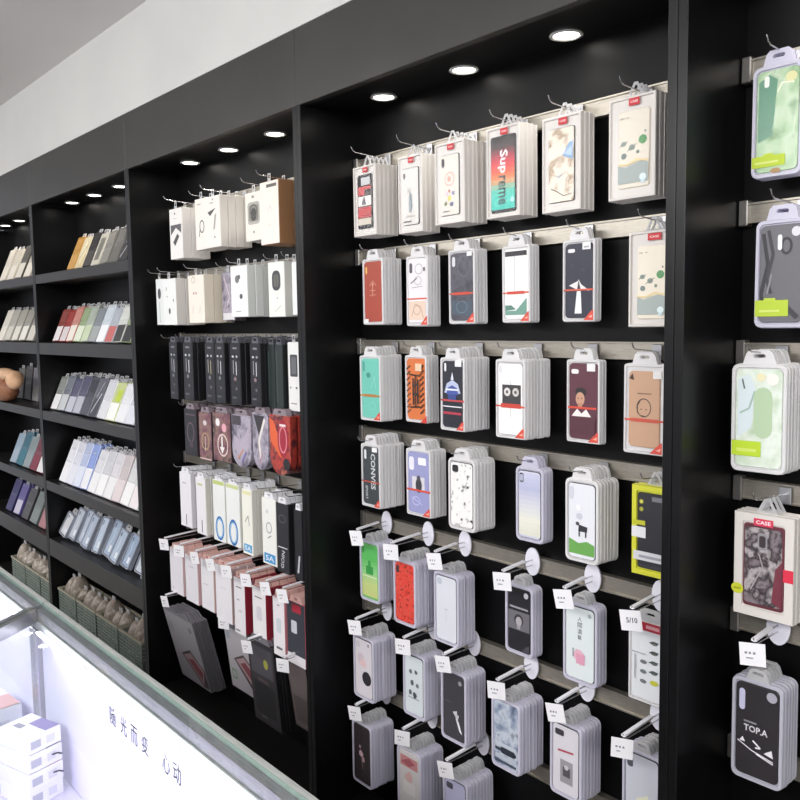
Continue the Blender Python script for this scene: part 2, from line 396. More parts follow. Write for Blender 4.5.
def pack(kind, x0, x1, zb, zt, yf, D_, row, tagged=False, tagtxt=None, yb=-.014, hookz=None, bay=1):
    """one hook with its stack; D_ = dict(desc, base, shapes, ...)"""
    w, h = x1-x0, zt-zb
    kind = D_.get('kind', kind); t = {'blister': .0100, 'box': .0140, 'clam': .0108}[kind]
    pitch = t+.0006
    n = max(1, min(9, int((-yf+yb)/pitch+.35)))
    n = D_.get('n', n)
    if yf+n*pitch > yb: yf = yb-n*pitch
    xc = (x0+x1)/2; rs = random.Random(int(xc*1e4)+int(zb*1e4))
    desc = D_['desc']; grp = '%s on the %s row of the %s' % ({'blister': 'phone case packs', 'box': 'boxed phone cases', 'clam': 'clamshell phone cases'}[kind], row, BN[bay])
    name = {'blister': 'phone_case_pack', 'box': 'phone_case_box', 'clam': 'phone_case_clamshell'}[kind]
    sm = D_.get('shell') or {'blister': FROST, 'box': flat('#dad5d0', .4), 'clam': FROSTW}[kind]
    r = {'blister': .006, 'box': .0016, 'clam': .013}[kind]
    rim = {'blister': .0055, 'box': .0055, 'clam': .0065}[kind]
    rim = D_.get('rim', rim)
    lean = rs.uniform(-.006, .006)
    yaw = rs.uniform(-.03, .03) if n > 1 else 0
    front = thing(name, '%s, %s' % (desc, D_['where']) if 'where' in D_ else desc, {'blister': 'phone case pack', 'box': 'boxed phone case', 'clam': 'phone case pack'}[kind], (xc, yf+t, zb), (0, lean, yaw*.4), grp)
    shm = shell_mesh(w, h, t, r, sm, rim).mesh('shell')
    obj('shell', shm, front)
    ri_clear = not tagged
    tb = tab_mesh(w, h, t, CLEARTAB if kind == 'box' or tagged else sm, {'blister': 'euro', 'box': 'tri', 'clam': 'euro' if ri_clear else 'small'}[kind]).mesh('hang_tab')
    obj('hang_tab', tb, front)
    # the case itself, seated in the tray
    cw = D_.get('cw', w-2*rim-.004); ch = D_.get('ch', h-2*rim-.006); cz = D_.get('cz', (h-ch)/2)
    mb, y = case_mesh(cw, ch, .0034, D_['base'], D_['shapes'], min(.009, r+.004), rim=D_.get('caserim'))
    obj('phone_case', mb, front, (D_.get('cx', 0), -t+.0044, cz))
    if D_.get('stickers'):
        for grp_ in clusters(D_['stickers']):
            mb = MB(); decal(mb, grp_, -w/2, 0, w, h, -t-.0002)
            obj('sticker', mb, front)
    if kind != 'clam' or True:
        a = rim+.0012
        obj('front_film', MB().plate(rrect(-w/2+a, a, w/2-a, h-a, .004), -t-.00005, FILM), front)
    for i in range(1, n):
        lab = '%s plain pack back behind the %s' % (ORD[i], D_['short'])
        dup(front, lab, (xc+rs.uniform(-.0012, .0012), yf+t+i*pitch, zb+rs.uniform(-.001, .001)), (0, lean+rs.uniform(-.004, .004), yaw*.4), ('phone_case', 'sticker', 'front_film'))
    rz = hookz
    make_hook(xc, rz, -yf+.028+D_.get('arm', 0), 'wire display hook holding the %s' % D_['short'], 'display hooks', 'tag' if tagged else 'wire', tagtxt, rs.uniform(-.25, .1))

RED = '#c9242b'
def stk_red(x=.5, w=.2, y=.93): return [('r', x-w/2, y-.035, x+w/2, y+.035, RED), ('t', 'CASE', x, y, w*.7, .022, '#f6dcdc')]
def blob(cx, cy, r, c, n=7, sd=1):
    rd = random.Random(sd)
    return ('p', [(cx+r*rd.uniform(.7, 1.1)*math.cos(2*PI*i/n), cy+r*.5*rd.uniform(.7, 1.1)*math.sin(2*PI*i/n)) for i in range(n)], c)
PLANETS = [('e', .18, .58, .09, .07, '#8f9a94'), ('l', [(.05, .55), (.31, .61)], .02, '#6f7a74'), ('e', .45, .52, .1, .08, '#8e9a90'), ('l', [(.3, .48), (.6, .56)], .02, '#6f7a74'),
  ('e', .8, .6, .13, .12, '#5f9a63'), ('e', .2, .42, .09, .08, '#7f8c88'), ('e', .65, .45, .05, .05, '#7f8f80'), ('e', .88, .7, .03, .03, '#7d8a84'),
  ('p', [(.02, .06), (.98, .06), (.98, .3), (.75, .33), (.5, .3), (.25, .27), (.02, .3)], '#a9b3b0'), ('p', [(.02, .3), (.3, .29), (.6, .33), (.98, .32), (.98, .34), (.6, .37), (.3, .31), (.02, .33)], '#ecd9a8'),
  ('e', .82, .12, .11, .1, '#dfeef0'), ('e', .82, .06, .07, .05, '#cfe3e8'), ('r', .08, .9, .2, .915, '#b7b0a8'), ('r', .3, .9, .36, .915, '#b7b0a8')]
CW1 = dict(cw=.062, ch=.140, cz=.020)
ROW1 = [
 dict(desc='boxed case with black, red and white block print', short='black, red and white block case', base='#1c1b1e', shapes=[('r', .06, .62, .94, .78, '#c23238'), ('r', .5, .6, .94, .72, '#2a2226'), ('r', .06, .42, .94, .6, '#e8e2dc'), ('p', [(.3, .44), (.6, .44), (.52, .58), (.4, .57)], '#5c5a60'), ('r', .06, .2, .94, .4, '#b02a33'), ('p', [(.06, .22), (.94, .34), (.94, .4), (.06, .3)], '#d35b5d'), ('r', .06, .07, .94, .19, '#d8cfc0'), ('r', .1, .8, .9, .94, '#cfd0d2'), ('rr', .1, .78, .3, .95, .08, '#202024')]),
 dict(desc='boxed white case with grey feather print', short='white feather-print case', base='#dedad5', caserim='#3a3a3e', shapes=[('rr', .1, .82, .22, .92, .05, '#2b2b2f'), ('p', [(.4, .28), (.55, .2), (.66, .3), (.62, .5), (.5, .6), (.42, .5)], '#9aa3a8'), ('l', [(.45, .22), (.58, .34), (.55, .55)], .04, '#4d5560'), ('e', .45, .6, .12, .1, '#b9b4ae'), ('r', .25, .13, .8, .17, '#bcb7b0'), ('r', .1, .05, .6, .075, '#6b6a6a')]),
 dict(desc='boxed white case with pink ring and small flowers', short='white flower-dotted case', base='#e2dbd1', caserim='#4a4846', shapes=[('rr', .08, .8, .24, .95, .07, '#3a383a'), ('o', .5, .6, .26, .26, .03, '#d9917f'), ('e', .5, .6, .1, .1, '#e3a898'), ('e', .35, .36, .07, .07, '#cdb8c8'), ('e', .5, .28, .1, .1, '#d8cf6a'), ('e', .7, .36, .08, .08, '#9a9ab4'), ('e', .3, .2, .09, .08, '#8d9470'), ('e', .62, .18, .1, .08, '#7a7f96'), ('e', .5, .4, .06, .06, '#c98d8a'), ('r', .15, .06, .5, .08, '#8a8580')]),
 dict(desc='boxed case fading black, red to teal with large sideways lettering', short='red-to-teal lettered case', cw=.074, ch=.166, cz=.012, base='#2a2428', caserim='#2b2f33', shapes=[('g', ['#37bfae', '#45c9b8', '#58c4ae', '#e58a4e', '#e5483f', '#c22f45', '#4b3438', '#2d2a2d']), ('t', 'Sup', .5, .66, .40, .30, '#f6f3f3', -90), ('t', 'reme', .47, .29, .3, .38, '#234846', -90), ('e', .88, .15, .08, .08, '#a9dcd6')]),
 dict(desc='boxed marble case veined beige, blue and brown', short='marble case', cw=.068, ch=.152, base='marble', caserim='#3a3432', shapes=[('p', [(.55, .62), (.95, .55), (.95, .8), (.8, .78)], '#86a9cd'), ('p', [(.6, .65), (.9, .6), (.93, .74)], '#b3c9de'), ('l', [(.1, .2), (.35, .15), (.6, .08), (.9, .1)], .03, '#6f5c48'), ('l', [(.1, .4), (.4, .34), (.7, .4), (.9, .3)], .02, '#a88f70')]),
 dict(desc='boxed cream case with planets above a grey hill on the top row', short='top-row cream planet case', cw=.070, ch=.146, cz=.022, cx=.004, base='#e9e0d0', shapes=PLANETS),
]
ROW2 = [
 dict(desc='terracotta phone case pack with thin pale figure', short='terracotta case pack', base='#a8432f', shapes=[('rr', .08, .8, .18, .92, .05, '#e8b85c'), ('l', [(.3, .6), (.5, .68), (.7, .6)], .02, '#dba893'), ('e', .5, .62, .05, .05, '#dba893'), ('l', [(.5, .6), (.5, .42)], .03, '#dba893'), ('l', [(.35, .52), (.65, .52)], .02, '#dba893'), ('r', .3, .44, .7, .45, '#cf8f7c')], stickers=[('r', .08, .03, .28, .09, '#eeeeee')]),  # yellow patch at the camera is a painted glint
 dict(desc='white pack with grey doodle case and tan lower half', short='white doodle case pack', base='#ebe6e8', shapes=[('rr', .08, .78, .24, .94, .07, '#55535a'), ('o', .6, .84, .22, .2, .03, '#b1adb6'), ('o', .55, .66, .2, .16, .02, '#a3a0aa'), ('l', [(.15, .62), (.5, .7)], .04, '#5c5a64'), ('l', [(.2, .55), (.8, .57)], .02, '#9a97a0'), ('r', .04, .05, .96, .34, '#e6cdbb'), ('l', [(.2, .1), (.4, .3), (.7, .25), (.85, .08)], .03, '#c09a84'), ('o', .5, .2, .2, .18, .03, '#c7a48e'), ('r', .88, .8, .95, .86, '#2c2c30')], stickers=BAND(.38)[:1]+CORNER),
 dict(desc='dark grey swirl phone case pack crossed by a red band', short='dark grey swirl case pack', base='swirl', shapes=[('rr', .08, .8, .22, .95, .07, '#d9d9de'), ('o', .6, .8, .28, .34, .03, '#63616b'), ('p', [(.05, .1), (.95, .06), (.95, .3), (.4, .26), (.05, .34)], '#4a5766'), ('o', .5, .2, .26, .2, .03, '#62788a')], stickers=BAND(.4)+CORNER+[('r', .72, .9, .9, .96, '#f2f2f2')]),
 dict(desc='white phone case pack with black top edge and green dune', short='white case pack with green dune', base='#f2f1ef', shapes=[('r', .04, .9, .96, .97, '#2d2b30'), ('l', [(.45, .9), (.45, .4)], .012, '#8b8a8d'), ('p', [(.04, .12), (.5, .12), (.7, .2), (.95, .3), (.95, .06), (.04, .06)], '#6f9c8e'), ('p', [(.04, .2), (.3, .2), (.5, .14), (.04, .12)], '#5a8577')], stickers=BAND(.38)+CORNER),
 dict(desc='navy phone case pack with white bird-shaped figure', short='navy case pack', base='#2c2d3d', shapes=[('rr', .1, .88, .36, .93, .05, '#e9e9ee'), ('p', [(.36, .06), (.62, .06), (.58, .36), (.44, .36)], '#f1f0ee'), ('p', [(.15, .44), (.45, .38), (.5, .52), (.58, .38), (.9, .36), (.6, .45), (.5, .5)], '#e6e4e2'), ('e', .28, .7, .06, .05, '#3d3d4f'), ('e', .65, .64, .07, .05, '#3d3d4f')], stickers=BAND(.38)[:1]+CORNER+[('r', .62, .87, .86, .96, '#e9e9ea'), ('r', .66, .89, .82, .91, '#a5a5ad')]),
 dict(kind='box', desc='boxed cream planet case on the second row by the divider', short='second-row cream planet case', cw=.064, ch=.140, cz=.016, cx=.004, base='#f1e8d6', shapes=PLANETS, n=2, where='below its twin'),
]
ROW3 = [
 dict(desc='mint green phone case pack with thin tan band', short='mint green case pack', base='#6fc4b2', shapes=[('e', .4, .72, .12, .1, '#3e8f82'), ('rr', .08, .78, .2, .95, .06, '#4d9c90'), ('l', [(.55, .5), (.75, .7), (.8, .5)], .02, '#9adccd'), ('o', .6, .2, .2, .14, .02, '#8ed6c6')], stickers=[('r', .03, .375, .97, .4, '#c08a4c'), ('r', .2, .37, .8, .41, '#b57a40')]+CORNER),
 dict(desc='orange phone case pack with black zigzag stripes', short='orange zigzag case pack', base='#d9743a', shapes=[('l', [(.0, .1+.09*i), (.2, .16+.09*i)], .05, '#2d2420') for i in range(9)]+[('l', [(.75, .1+.09*i), (.98, .18+.09*i)], .05, '#2d2420') for i in range(9)]+[('r', .36, .24, .44, .68, '#33251f'), ('r', .5, .2, .56, .72, '#33251f'), ('r', .62, .26, .7, .66, '#33251f'), ('r', .36, .4, .7, .44, '#33251f'), ('r', .36, .56, .7, .59, '#33251f'), ('l', [(.2, .2), (.8, .22)], .05, '#33251f'), ('l', [(.2, .74), (.8, .72)], .05, '#33251f'), ('r', .55, .8, .9, .92, '#e9c9a8')], stickers=CORNER[:0]+[('p', [(.98, .01), (.98, .12), (.7, .01)], '#d23f31')]),
 dict(desc='navy phone case pack with white dome emblem and red lower band', short='navy emblem case pack', base='#23222e', shapes=[('rr', .1, .84, .2, .97, .05, '#e9e9ee'), ('p', [(.1, .52), (.9, .52), (.78, .66), (.5, .72), (.22, .66)], '#b9c2dd'), ('p', [(.2, .5), (.8, .5), (.72, .6), (.5, .64), (.28, .6)], '#4557a0'), ('p', [(.42, .72), (.58, .72), (.5, .84)], '#d6dcec'), ('r', .2, .56, .8, .585, '#eceef5'), ('r', .02, .31, .98, .325, '#f0eff2'), ('r', .05, .2, .95, .235, '#b4394c'), ('r', .3, .42, .7, .5, '#394a8b')], stickers=[('r', .04, .405, .98, .43, '#c4484a'), ('r', .62, .88, .88, .97, '#efeff2')]+CORNER),
 dict(desc='white phone case pack with black square of two faces', short='white two-face case pack', base='#f3f2f1', caserim='#9a989c', shapes=[('l', [(.52, .25), (.52, .75)], .012, '#6b6a70'), ('r', .18, .38, .92, .7, '#3c3a3d'), ('e', .38, .6, .13, .13, '#dcd8d4'), ('e', .72, .6, .13, .13, '#cfcac6'), ('e', .38, .6, .05, .05, '#55535a'), ('e', .72, .6, .05, .05, '#55535a'), ('rr', .06, .86, .18, .97, .06, '#dddde0')], stickers=[('r', .02, .4, .98, .42, '#d8503c'), ('r', .2, .39, .85, .445, '#c9463a')]+CORNER),
 dict(desc='maroon phone case pack with a drawn boy face', short='maroon case pack', base='#5f3340', shapes=[('rr', .08, .86, .34, .92, .05, '#f0eeee'), ('e', .42, .62, .2, .14, '#2d2428'), ('e', .4, .53, .16, .2, '#c99a80'), ('e', .33, .54, .02, .02, '#3a2a28'), ('e', .46, .54, .02, .02, '#3a2a28'), ('r', .33, .42, .48, .48, '#bd8c74'), ('p', [(.1, .3), (.8, .3), (.62, .4), (.46, .34), (.3, .4)], '#f0e9e6'), ('r', .06, .06, .94, .28, '#57303b')], stickers=[('r', .06, .41, .9, .435, '#d8503c'), ('r', .62, .86, .86, .95, '#e9e9ea')]+CORNER),
 dict(desc='tan phone case pack with line-drawn baby head', short='tan case pack', base='#c9a184', shapes=[('o', .5, .52, .24, .27, .03, '#5d4a40'), ('e', .42, .5, .02, .02, '#4a3a33'), ('e', .58, .5, .02, .02, '#4a3a33'), ('l', [(.42, .42), (.55, .41)], .02, '#4a3a33'), ('l', [(.4, .62), (.3, .55), (.3, .45)], .03, '#5d4a40'), ('r', .3, .7, .75, .715, '#8d705c'), ('p', [(.02, .9), (.14, .97), (.18, .88)], '#4d3a35')], stickers=[('r', .04, .37, .98, .39, '#d8503c'), ('r', .2, .36, .85, .4, '#cc5a48'), ('r', .72, .84, .92, .93, '#e6e4e2')]+CORNER, cw=.07, ch=.150, n=2),
]
ROW4 = [
 dict(desc='charcoal phone case pack with large sideways outline lettering', short='charcoal lettered case pack', base='#3d4347', shapes=[('rr', .1, .78, .24, .95, .07, '#dfe1e4'), ('t', 'CONVES', .66, .58, .28, .62, '#d4d8db', -90), ('t', 'SPORT', .24, .2, .14, .24, '#c4c9cc', -90)], stickers=[('r', .04, .395, .98, .415, '#c4513f'), ('r', .6, .88, .86, .95, '#f2f2f2')]+CORNER),
 dict(desc='lavender phone case pack with a dark bird on white card', short='lavender case pack', base='#9a9cc9', shapes=[('rr', .06, .7, .3, .92, .08, '#e9e8f2'), ('rr', .5, .8, .88, .92, .04, '#f1f0f6'), ('r', .2, .36, .8, .6, '#d8d5dc'), ('e', .52, .46, .15, .24, '#3e3c44'), ('e', .52, .58, .09, .09, '#55525c'), ('o', .4, .2, .2, .16, .05, '#b9b9e2'), ('l', [(.2, .25), (.7, .15)], .04, '#bcbde6')], stickers=[('r', .04, .375, .98, .405, '#d8503c')]+CORNER),
 dict(desc='rounded pack with white black-splotched case', short='white black-splotched case pack', kind='clam', shell=FROST, base='splotch', caserim='#3a393c', shapes=[('rr', .08, .84, .36, .95, .07, '#2d2c30')]),
 dict(desc='rounded pack with mirror-lilac case in black frame', short='mirror-lilac case pack', kind='clam', base='#cfd0e2', caserim='#26262e', n=3, shapes=[('g', ['#dcdccb', '#e6e6da', '#d5d6df', '#b9bcd8', '#c9cbe2']), ('rr', .06, .82, .24, .96, .06, '#3c3d48'), ('rr', .08, .84, .22, .94, .05, '#b4b7cd')]),
 dict(desc='rounded pack with clear cow and green grass case', short='cow and grass case pack', kind='clam', shell=FROST, base='#e4e5ec', caserim='#2b2b31', shapes=[('p', [(.03, .05), (.97, .05), (.97, .2), (.7, .24), (.4, .2), (.03, .25)], '#6aa653'), ('e', .42, .56, .12, .1, '#c9cad4'), ('p', [(.38, .36), (.7, .36), (.72, .43), (.4, .45)], '#33333a'), ('l', [(.42, .36), (.42, .29)], .05, '#33333a'), ('l', [(.66, .36), (.66, .29)], .05, '#33333a'), ('e', .36, .46, .07, .06, '#4a4a52'), ('rr', .05, .78, .2, .95, .06, '#cfd0da'), ('e', .4, .68, .1, .09, '#f0f0f4')]),
 dict(desc='yellow card pack with black dual-lens case', short='yellow card case pack', kind='box', shell=flat('#d6d63e', .4), rim=.012, base='#2d2d33', n=2, shapes=[('e', .14, .88, .07, .07, '#b6b43c'), ('e', .14, .78, .07, .07, '#a9a839'), ('e', .14, .88, .04, .04, '#e5e36a'), ('r', .5, .9, .95, .96, '#7c7c84'), ('r', .04, .02, .96, .06, '#3a3a41')], stickers=[('r', .02, .42, .36, .54, '#e6e6ea'), ('r', .06, .17, .97, .27, '#d5d5da'), ('r', .2, .2, .8, .23, '#9c9ca6'), ('r', .05, .56, .35, .61, '#c4c433')]),
]
ROW5 = [
 dict(desc='rounded pack with green to yellow bottle-print case', short='green bottle case pack', base='#6bbf66', shapes=[('g', ['#c9cf84', '#c5d68a', '#8fd08a', '#5fbe62', '#64c46a']), ('r', .28, .45, .72, .6, '#3b9a4a'), ('r', .42, .6, .58, .7, '#3b9a4a'), ('r', .06, .4, .94, .42, '#e3e8c8'), ('rr', .06, .82, .2, .96, .06, '#47904c')]),
 dict(desc='rounded pack with red scribbled case', short='red scribbled case pack', base='inkred', shapes=[('rr', .07, .82, .22, .95, .06, '#2e3a38')]),
 dict(desc='rounded pack with plain pale grey case', short='plain pale grey case pack', base='#dfe2ea', caserim='#43454e', shapes=[('rr', .07, .86, .3, .96, .06, '#c3c8d4'), ('l', [(.5, .5), (.5, .3)], .015, '#b5bac4'), ('r', .42, .49, .6, .5, '#b0b5c0')]),
 dict(desc='rounded pack with black case and grey portrait band', short='black portrait case pack', base='#26252a', shapes=[('r', .1, .68, .9, .71, '#9c9aa2'), ('r', .04, .34, .96, .64, '#6f6d74'), ('e', .5, .5, .2, .2, '#3a383e'), ('e', .5, .48, .13, .16, '#b2aeb2'), ('r', .43, .36, .57, .42, '#a29ea4'), ('e', .82, .92, .1, .1, '#c9c9d0'), ('p', [(.6, .02), (.96, .02), (.96, .16), (.85, .12)], '#4a474f')], n=3),
 dict(desc='rounded pack with white case of brushed characters and pink seal', short='white brushed-character case pack', base='#dfe7e8', caserim='#3b3e44', shapes=[('t', '人', .5, .84, .14, .06, '#3f4448'), ('t', '間', .5, .76, .16, .07, '#3f4448'), ('t', '清', .5, .67, .16, .07, '#3f4448'), ('t', '歓', .5, .59, .13, .06, '#3f4448'), blob(.5, .32, .22, '#e6b4c6', 9, 4), ('r', .38, .22, .68, .36, '#dd9fb6'), ('r', .25, .3, .3, .42, '#9aa0a6'), ('e', .85, .92, .06, .06, '#a9afb4')], n=3),
 dict(desc='flat pack with white case of small leaf drawings and red label', short='white leaf-drawing case pack', kind='blister', base='#e6e9ee', n=1, shapes=[('e', .62, .78-.13*i, .1, .05, '#69726e') for i in range(4)]+[('e', .34, .5-.13*i, .09, .05, '#747c80') for i in range(3)]+[('l', [(.5, .78-.13*i), (.74, .8-.13*i)], .03, '#4d5553') for i in range(4)]+[('e', .64, .26, .11, .06, '#c9c93f'), ('r', .04, .6, .4, .615, '#a8adb4'), ('r', .1, .25, .14, .58, '#b4b9bf')], stickers=[('r', .32, .88, .82, .98, '#b3283a'), ('r', .42, .91, .72, .95, '#e2a7ae')]),
]
ROW6 = [
 dict(desc='rounded pack with pinkish white case and black oval', short='pinkish black-oval case pack', base='#d9d3da', caserim='#2f2e34', shapes=[('rr', .06, .84, .3, .95, .06, '#c9c4cd'), ('e', .35, .66, .2, .2, '#cdbfc9'), ('p', [(.2, .56), (.6, .5), (.7, .6), (.5, .68)], '#e0c3c6'), ('e', .68, .34, .26, .26, '#2b272d'), ('e', .8, .93, .06, .06, '#8d8792')]),
 dict(desc='rounded pack with pale case of tiny dark figures', short='pale tiny-figure case pack', base='#d5dde2', caserim='#3c3e46', shapes=[blob(.32, .72, .1, '#5a6068', 6, 1), blob(.62, .74, .09, '#5a6068', 6, 2), blob(.4, .54, .12, '#4d535b', 7, 3), blob(.7, .52, .1, '#6a7078', 6, 4), blob(.3, .36, .1, '#545a62', 6, 5), blob(.55, .34, .12, '#4d535b', 7, 6), ('l', [(.2, .28), (.8, .28)], .03, '#7b8189')]),
 dict(desc='rounded pack with dark grey case and white lightning streak', short='dark lightning-streak case pack', base='#3f3e44', shapes=[('p', [(.46, .42), (.66, .46), (.6, .34), (.84, .22), (.7, .31), (.76, .4), (.6, .4)], '#e4e3e8'), ('p', [(.6, .34), (.78, .16), (.9, .13), (.75, .3)], '#f0eff3'), ('l', [(.08, .55), (.4, .56)], .012, '#85838b'), ('e', .82, .9, .08, .08, '#9b99a3')]),
 dict(desc='rounded pack with blue grey scenery case', short='blue grey scenery case pack', base='scenic', shapes=[('r', .06, .3, .94, .36, '#c5cbd6'), ('r', .06, .22, .94, .27, '#39404f'), ('r', .06, .1, .94, .17, '#b9c0cc'), ('r', .06, .04, .94, .08, '#444b5a'), ('rr', .3, .2, .9, .3, .06, '#2c313d')]),
 dict(desc='rounded pack with pale case, red lettering and grey square', short='pale grey-square case pack', base='#d9d6de', caserim='#46444c', shapes=[('p', [(.2, .6), (.8, .63), (.8, .66), (.2, .63)], '#b0475a'), ('r', .3, .16, .78, .5, '#9a979f'), ('r', .4, .26, .68, .4, '#54525a'), ('e', .54, .4, .08, .08, '#c6c4ca'), ('rr', .1, .84, .44, .93, .05, '#3e3d44')]),
 dict(desc='rounded clear pack by the divider with dark case edge', short='clear divider-side case pack', base='#c9cbd6', caserim='#2c2c33', shapes=[('rr', .06, .8, .24, .95, .06, '#55565f'), ('p', [(.3, .1), (.8, .2), (.7, .5), (.35, .4)], '#dfe0c8')]),
]
ROW7 = [
 dict(desc='rounded pack with dark brown case and pink blossom', short='dark brown blossom case pack', base='#332a2d', shapes=[blob(.45, .5, .14, '#d8b9c2', 7, 2), blob(.58, .42, .12, '#c79fae', 7, 3), blob(.4, .62, .08, '#bfa0aa', 6, 4), ('l', [(.5, .42), (.55, .25)], .03, '#a88891')]),
 dict(desc='rounded pack with pale case and rosy red top patch', short='pale rosy-top case pack', base='#d6d2d2', shapes=[('r', .08, .74, .92, .92, '#c98a8c'), ('p', [(.1, .8), (.5, .76), (.8, .84), (.5, .9)], '#a95a62'), ('r', .2, .3, .8, .5, '#e3dfdd'), blob(.5, .58, .2, '#dcb6b4', 8, 5)]),
 dict(desc='rounded pack cut by the bottom edge, lilac case', short='lilac bottom-edge case pack', base='#b9b8d6', caserim='#3a3946', shapes=[('rr', .08, .84, .4, .94, .06, '#4b4a58')]),
]
ROW0 = [
 dict(desc='rounded pack with leaf green clear case and lime label', short='leaf green case pack', kind='clam', base='leafy', n=2, shapes=[('p', [(.05, .3), (.4, .36), (.5, .9), (.3, .96), (.05, .9)], '#5b8f74'), ('rr', .18, .84, .3, .95, .05, '#e8eee4'), ('e', .82, .9, .14, .12, '#d9d7a0'), ('l', [(.5, .78), (.62, .86), (.9, .84)], .04, '#e4ead0'), ('l', [(.7, .3), (.9, .36), (.95, .5)], .03, '#c8dcc0')], stickers=[('r', .03, .1, .68, .2, '#b9cf2e'), ('r', .26, .19, .45, .22, '#b9cf2e'), ('r', .1, .13, .55, .15, '#d3df7a'), ('e', .5, .06, .1, .05, '#a9885a')]),
 dict(desc='rounded pack with dark earphone-cable case and lime label', short='dark cable case pack', kind='clam', base='#67666c', n=4, shapes=[('l', [(.08, .92), (.2, .6), (.05, .3), (.12, .1)], .09, '#2c2b31'), ('l', [(.2, .95), (.32, .7), (.18, .45), (.28, .3)], .08, '#37363d'), ('o', .62, .78, .14, .2, .06, '#2d2c32'), ('rr', .42, .74, .52, .9, .05, '#e6e6ea'), ('e', .84, .92, .11, .11, '#d6d6dc'), ('l', [(.5, .22), (.9, .05)], .12, '#38373e'), ('l', [(.3, .5), (.2, .3)], .04, '#8d8c93')], stickers=[('r', .03, .11, .66, .26, '#b4cc33'), ('r', .2, .25, .42, .28, '#b9cf3a'), ('r', .12, .15, .5, .17, '#cfdc72')]),
 dict(desc='rounded pack with pale green clear case and lime label', short='pale green case pack', kind='clam', shell=FROST, base='palegreen', n=5, shapes=[('p', [(.05, .3), (.35, .4), (.45, .8), (.3, .95), (.05, .9)], '#d4e0e4'), ('l', [(.1, .55), (.3, .6), (.42, .78)], .04, '#9db8ae'), ('rr', .4, .3, .8, .82, .2, '#b4cba8'), ('e', .55, .92, .1, .09, '#e6dfb8'), ('e', .8, .9, .13, .12, '#efe9e2'), ('l', [(.15, .9), (.2, .8)], .03, '#55645c')], stickers=[('r', .03, .15, .56, .29, '#b9d62f'), ('r', .12, .19, .48, .22, '#cfe06a')]),
 dict(desc='white windowed box with crinkled maroon case and red label', short='white boxed maroon case', kind='box', rim=.016, base='#5d2b36', n=3, caserim='#7a3542', shapes=[('rr', .04, .04, .96, .96, .08, 'foil'), ('p', [(.72, .1), (.96, .04), (.96, .6), (.8, .5)], '#743441'), ('rr', .36, .7, .6, .9, .06, '#8f8a90'), ('rr', .4, .73, .56, .87, .05, '#3e3438'), ('l', [(.2, .2), (.5, .5), (.4, .65)], .03, '#a39a9e')], stickers=[('r', .34, .885, .66, .955, '#d43a58'), ('t', 'CASE', .5, .92, .24, .035, '#ffe9ee'), ('e', .08, .25, .105, .09, '#c9cf36'), ('r', .02, .24, .14, .26, '#9da328'), ('r', .83, .4, .995, .52, '#d8324a')]),
 dict(desc='rounded pack with black case and white landmark lettering', short='black landmark case pack', kind='clam', shell=FROSTG, base='#2e2b2f', n=5, shapes=[('rr', .08, .7, .22, .93, .07, '#c3c2de'), ('e', .84, .92, .12, .12, '#a9a8b4'), ('t', 'TOP.A', .48, .52, .56, .07, '#dddbe2'), ('r', .2, .58, .5, .6, '#8c8a92'), ('p', [(.1, .36), (.24, .36), (.18, .41)], '#e6e4ea'), ('l', [(.42, .4), (.6, .34), (.48, .33)], .04, '#e6e4ea'), ('p', [(.68, .3), (.9, .28), (.86, .36), (.76, .33)], '#e6e4ea'), ('l', [(.06, .36), (.4, .29), (.9, .24)], .025, '#e6e4ea'), ('l', [(.5, .27), (.9, .22)], .03, '#e6e4ea')]),
]
T1 = [
[(-1.811,-1.714,1.732,1.915,-.084),(-1.644,-1.552,1.726,1.917,-.070),(-1.491,-1.391,1.732,1.921,-.083),(-1.334,-1.233,1.731,1.930,-.076),(-1.184,-1.081,1.728,1.925,-.063),(-1.018,-.910,1.734,1.930,-.060)],
[(-1.789,-1.703,1.499,1.674,-.078),(-1.631,-1.548,1.494,1.671,-.061),(-1.479,-1.389,1.498,1.675,-.057),(-1.315,-1.230,1.499,1.672,-.044),(-1.147,-1.062,1.499,1.671,-.040),(-.973,-.876,1.487,1.672,-.054)],
[(-1.788,-1.700,1.244,1.419,-.094),(-1.640,-1.556,1.248,1.421,-.061),(-1.468,-1.385,1.245,1.420,-.097),(-1.287,-1.199,1.244,1.420,-.097),(-1.136,-1.048,1.243,1.421,-.039),(-.984,-.890,1.237,1.416,-.051)],
[(-1.779,-1.697,1.012,1.184,-.103),(-1.627,-1.533,1.009,1.183,-.073),(-1.455,-1.363,1.005,1.180,-.088),(-1.267,-1.185,1.006,1.178,-.055),(-1.104,-1.018,.999,1.176,-.082),(-.964,-.870,.993,1.176,-.048)],
[(-1.831,-1.743,.733,.906,-.074),(-1.659,-1.570,.718,.892,-.096),(-1.522,-1.432,.702,.885,-.078),(-1.299,-1.212,.735,.902,-.058),(-1.132,-1.040,.721,.900,-.054),(-.968,-.868,.731,.903,-.049)],
[(-1.839,-1.745,.457,.640,-.098),(-1.642,-1.554,.470,.646,-.080),(-1.494,-1.402,.460,.646,-.084),(-1.305,-1.214,.470,.640,-.100),(-1.144,-1.056,.468,.640,-.084),(-.965,-.872,.468,.640,-.070)],
[(-1.849,-1.758,.204,.388,-.101),(-1.658,-1.560,.200,.384,-.090),(-1.463,-1.375,.214,.390,-.108)]]
ROWN = ['top', 'second', 'third', 'fourth', 'fifth', 'sixth', 'lowest']
